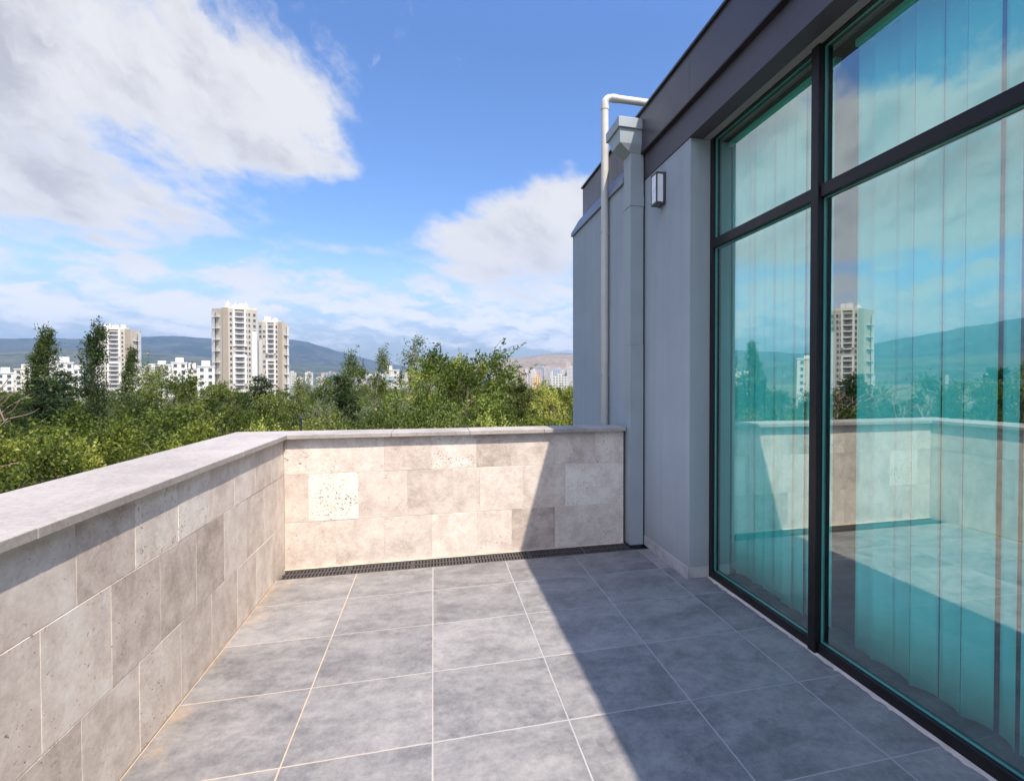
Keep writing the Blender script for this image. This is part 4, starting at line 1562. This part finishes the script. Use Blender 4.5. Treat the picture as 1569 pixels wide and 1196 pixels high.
for a in [
    (36, 503, 46, 'poplar', 'leaning dark poplar nearest the left edge, tip above the mountain', .85, 1),
    (130, 496, 44, 'poplar', 'tallest dark poplar, standing before the left pale tower', .82, 0),
    (180, 534, 47, 'poplar', 'thin dark poplar just right of the tallest poplar', .6, 1),
    (62, 582, 38, 'cedar', 'dark cedar with flat layered boughs under the leaning poplar', 1.0, 0),
    (92, 572, 44, 'cedar', 'dark cedar between the two dark poplars', .85, 1),
    (14, 572, 21, 'bare', 'dry tree with bare pinkish twigs at the far left edge', 1.25, 0),
    (225, 558, 40, 'silver', 'greyish small leaved tree right of the thin poplar', 1.0, 0),
    (268, 578, 36, 'mid', 'dark bushy tree below the row of white blocks', 1.0, 0),
    (312, 622, 27, 'green', 'deep green broadleaf tree just behind the parapet below the tallest tower', .9, 0),
    (345, 603, 44, 'green', 'deep green tree directly under the foot of the tallest tower', .8, 1),
    (150, 628, 24, 'bright', 'bright yellow green tree under the tallest poplar', 1.0, 0),
    (60, 668, 19, 'bright', 'bright yellow green tree lowest at the left, over the coping', .9, 1),
    (215, 650, 22, 'bright', 'bright feathery tree low over the coping below the greyish tree', .8, 0),
    (-10, 690, 15, 'green', 'green tree cut by the left edge just above the coping', .8, 1),
    (395, 580, 40, 'cedar', 'dark conical cedar below the narrow gap between the twin towers', .75, 1),
    (440, 574, 46, 'open', 'thin open poplar at the right foot of the twin towers', .8, 1),
    (408, 604, 36, 'mid', 'bushy tree low in front of the dark conical cedar', .8, 1),
    (466, 570, 62, 'open', 'slight silvery poplar right of the twin towers', .7, 0),
    (517, 536, 46, 'open', 'open topped poplar where the mountain slopes down', .95, 1),
    (520, 578, 40, 'cedar', 'dark cedar under the open topped poplar', .85, 0),
    (567, 531, 50, 'open', 'gappy poplar between the open topped one and the silvery one', .85, 1),
    (619, 515, 47, 'open', 'tallest silvery open poplar with sky showing through its crown', 1.25, 0),
    (573, 612, 34, 'silver', 'pale stemmed tree low over the middle of the coping', .9, 0),
    (660, 562, 38, 'bright', 'golden green tree at the foot of the tallest silvery poplar', .8, 1),
    (688, 539, 36, 'bright', 'large wind ruffled golden green tree in the middle of the belt', 1.0, 0),
    (733, 566, 40, 'bright', 'golden green tree at the right flank of the large wind ruffled one', .6, 0),
    (788, 592, 34, 'pine', 'olive pine left of the round tree beside the grey wing', .9, 0),
    (838, 589, 42, 'bright', 'round bright tree nearest the grey wing wall', .8, 1),
    (545, 566, 58, 'mid', 'dark bushy tree behind the two open poplars', .8, 0),
    (490, 578, 52, 'mid', 'bushy tree between the slight silvery poplar and the open topped one', .75, 1),
    (600, 582, 44, 'green', 'deep green tree at the feet of the open poplars', .8, 0),
    (708, 549, 42, 'bright', 'tall golden green tree close behind the large wind ruffled one', .65, 1),
    (672, 551, 43, 'bright', 'golden green tree left behind the large wind ruffled one', .7, 1),
    (300, 590, 52, 'mid', 'bushy tree touching the base of the white blocks', .9, 1),
    (640, 618, 26, 'mid', 'mid green tree low over the coping below the silvery poplar', .8, 0),
    (735, 626, 26, 'green', 'leafy tree low over the coping below the golden trees', .8, 1),
    (480, 612, 33, 'silver', 'pale tree low over the coping by the dark lamp post', .7, 0),
    (868, 612, 60, 'mid', 'dark tree half hidden by the edge of the grey wing', .7, 1),
]:
    px, py, d_, k, lb, wd, vr = a
    tree(px, py, d_, k, lb, wd, vr)

FILL = 'filler trees of the green belt'
for px, py, d_, k in [(x_ + rt.uniform(-14, 14), rt.uniform(596, 622), rt.uniform(46, 64), rt.choice(['mid', 'mid', 'green', 'silver', 'cedar', 'bright', 'mid']))
                      for x_ in range(-60, 880, 46)]:
    tree(px, py, d_, k, 'leafy tree in the crowded second row of the green belt below the skyline', .9, group=FILL)
for px, py, d_, k in [(x_ + rt.uniform(-10, 10), rt.uniform(640, 668), rt.uniform(21, 28), rt.choice(['mid', 'bright', 'green', 'mid'])) for x_ in range(-80, 870, 70)]:
    if 300 < px:
        py = rt.uniform(628, 646)
    tree(px, py, d_, k, 'leafy tree low in the front row just behind the parapet', .75, group='front row trees behind the parapet')
for i in range(46):
    d_ = rt.uniform(75, 230)
    tree(rt.uniform(-60, 890), rt.uniform(593, 603), d_, rt.choice(['mid', 'green', 'mid', 'silver', 'cedar']), 'small far tree of the wood reaching to the white blocks', 1.1,
         group='far trees before the city')
# the wood goes on to the left of the picture; the windows mirror it
MIR = 'trees seen only as reflections'
for az in range(-100, -31, 4):
    tree(0, rt.uniform(566, 600), rt.uniform(36, 56), rt.choice(['mid', 'green', 'mid', 'cedar', 'poplar', 'silver', 'cedar']), 'dark tree mirrored in the window glass', 1.0, az=az + rt.uniform(-1.5, 1.5), group=MIR)
    tree(0, rt.uniform(625, 650), rt.uniform(22, 28), rt.choice(['mid', 'green', 'bright']), 'low tree mirrored in the window glass', .9, az=az + rt.uniform(-1.5, 1.5), group='low trees seen only as reflections')
    tree(0, rt.uniform(594, 602), rt.uniform(80, 180), rt.choice(['mid', 'green', 'mid']), 'far tree mirrored in the window glass', 1.1, az=az + rt.uniform(-1.5, 1.5), group='far trees seen only as reflections')

# lamp post among the trees
lpx, lpy = spot(461, 19)
lp = empty('lamp_post', (lpx, lpy, GZ), 0, 'thin dark lamp post rising just above the coping among the trees', 'lamp post')
zt = height(641, 19) - GZ
MB().tube([(0, 0, 0), (0, 0, zt)], [.06, .030], 10).build('post', M['black'], lp)
MB().tube([(0, 0, zt - .03), (0, 0, zt), (0, 0, zt + .07), (0, 0, zt + .09)], [.034, .048, .044, .01], 12).build('lamp_head', M['lampbody'], lp)

# ------------------------------------------------------------------ haze
hz = MB()
hz.box(-11500, 11500, -11500, 11500, GZ - 1.0, 820.0)
hm = bpy.data.materials.new('valley_haze')
hm.use_nodes = True
hm.node_tree.nodes.clear()
gh = G(hm.node_tree)
pv_ = gh.node('VolumePrincipled', {'Color': (.48, .69, 1.0), 'Density': 0.00008, 'Anisotropy': 0.2})
oo = gh.node('OutputMaterial')
gh.put(oo.inputs['Volume'], pv_.outputs[0])
tag(hz.build('haze', hm), 'thin blue summer haze over the valley', 'haze', kind='stuff')
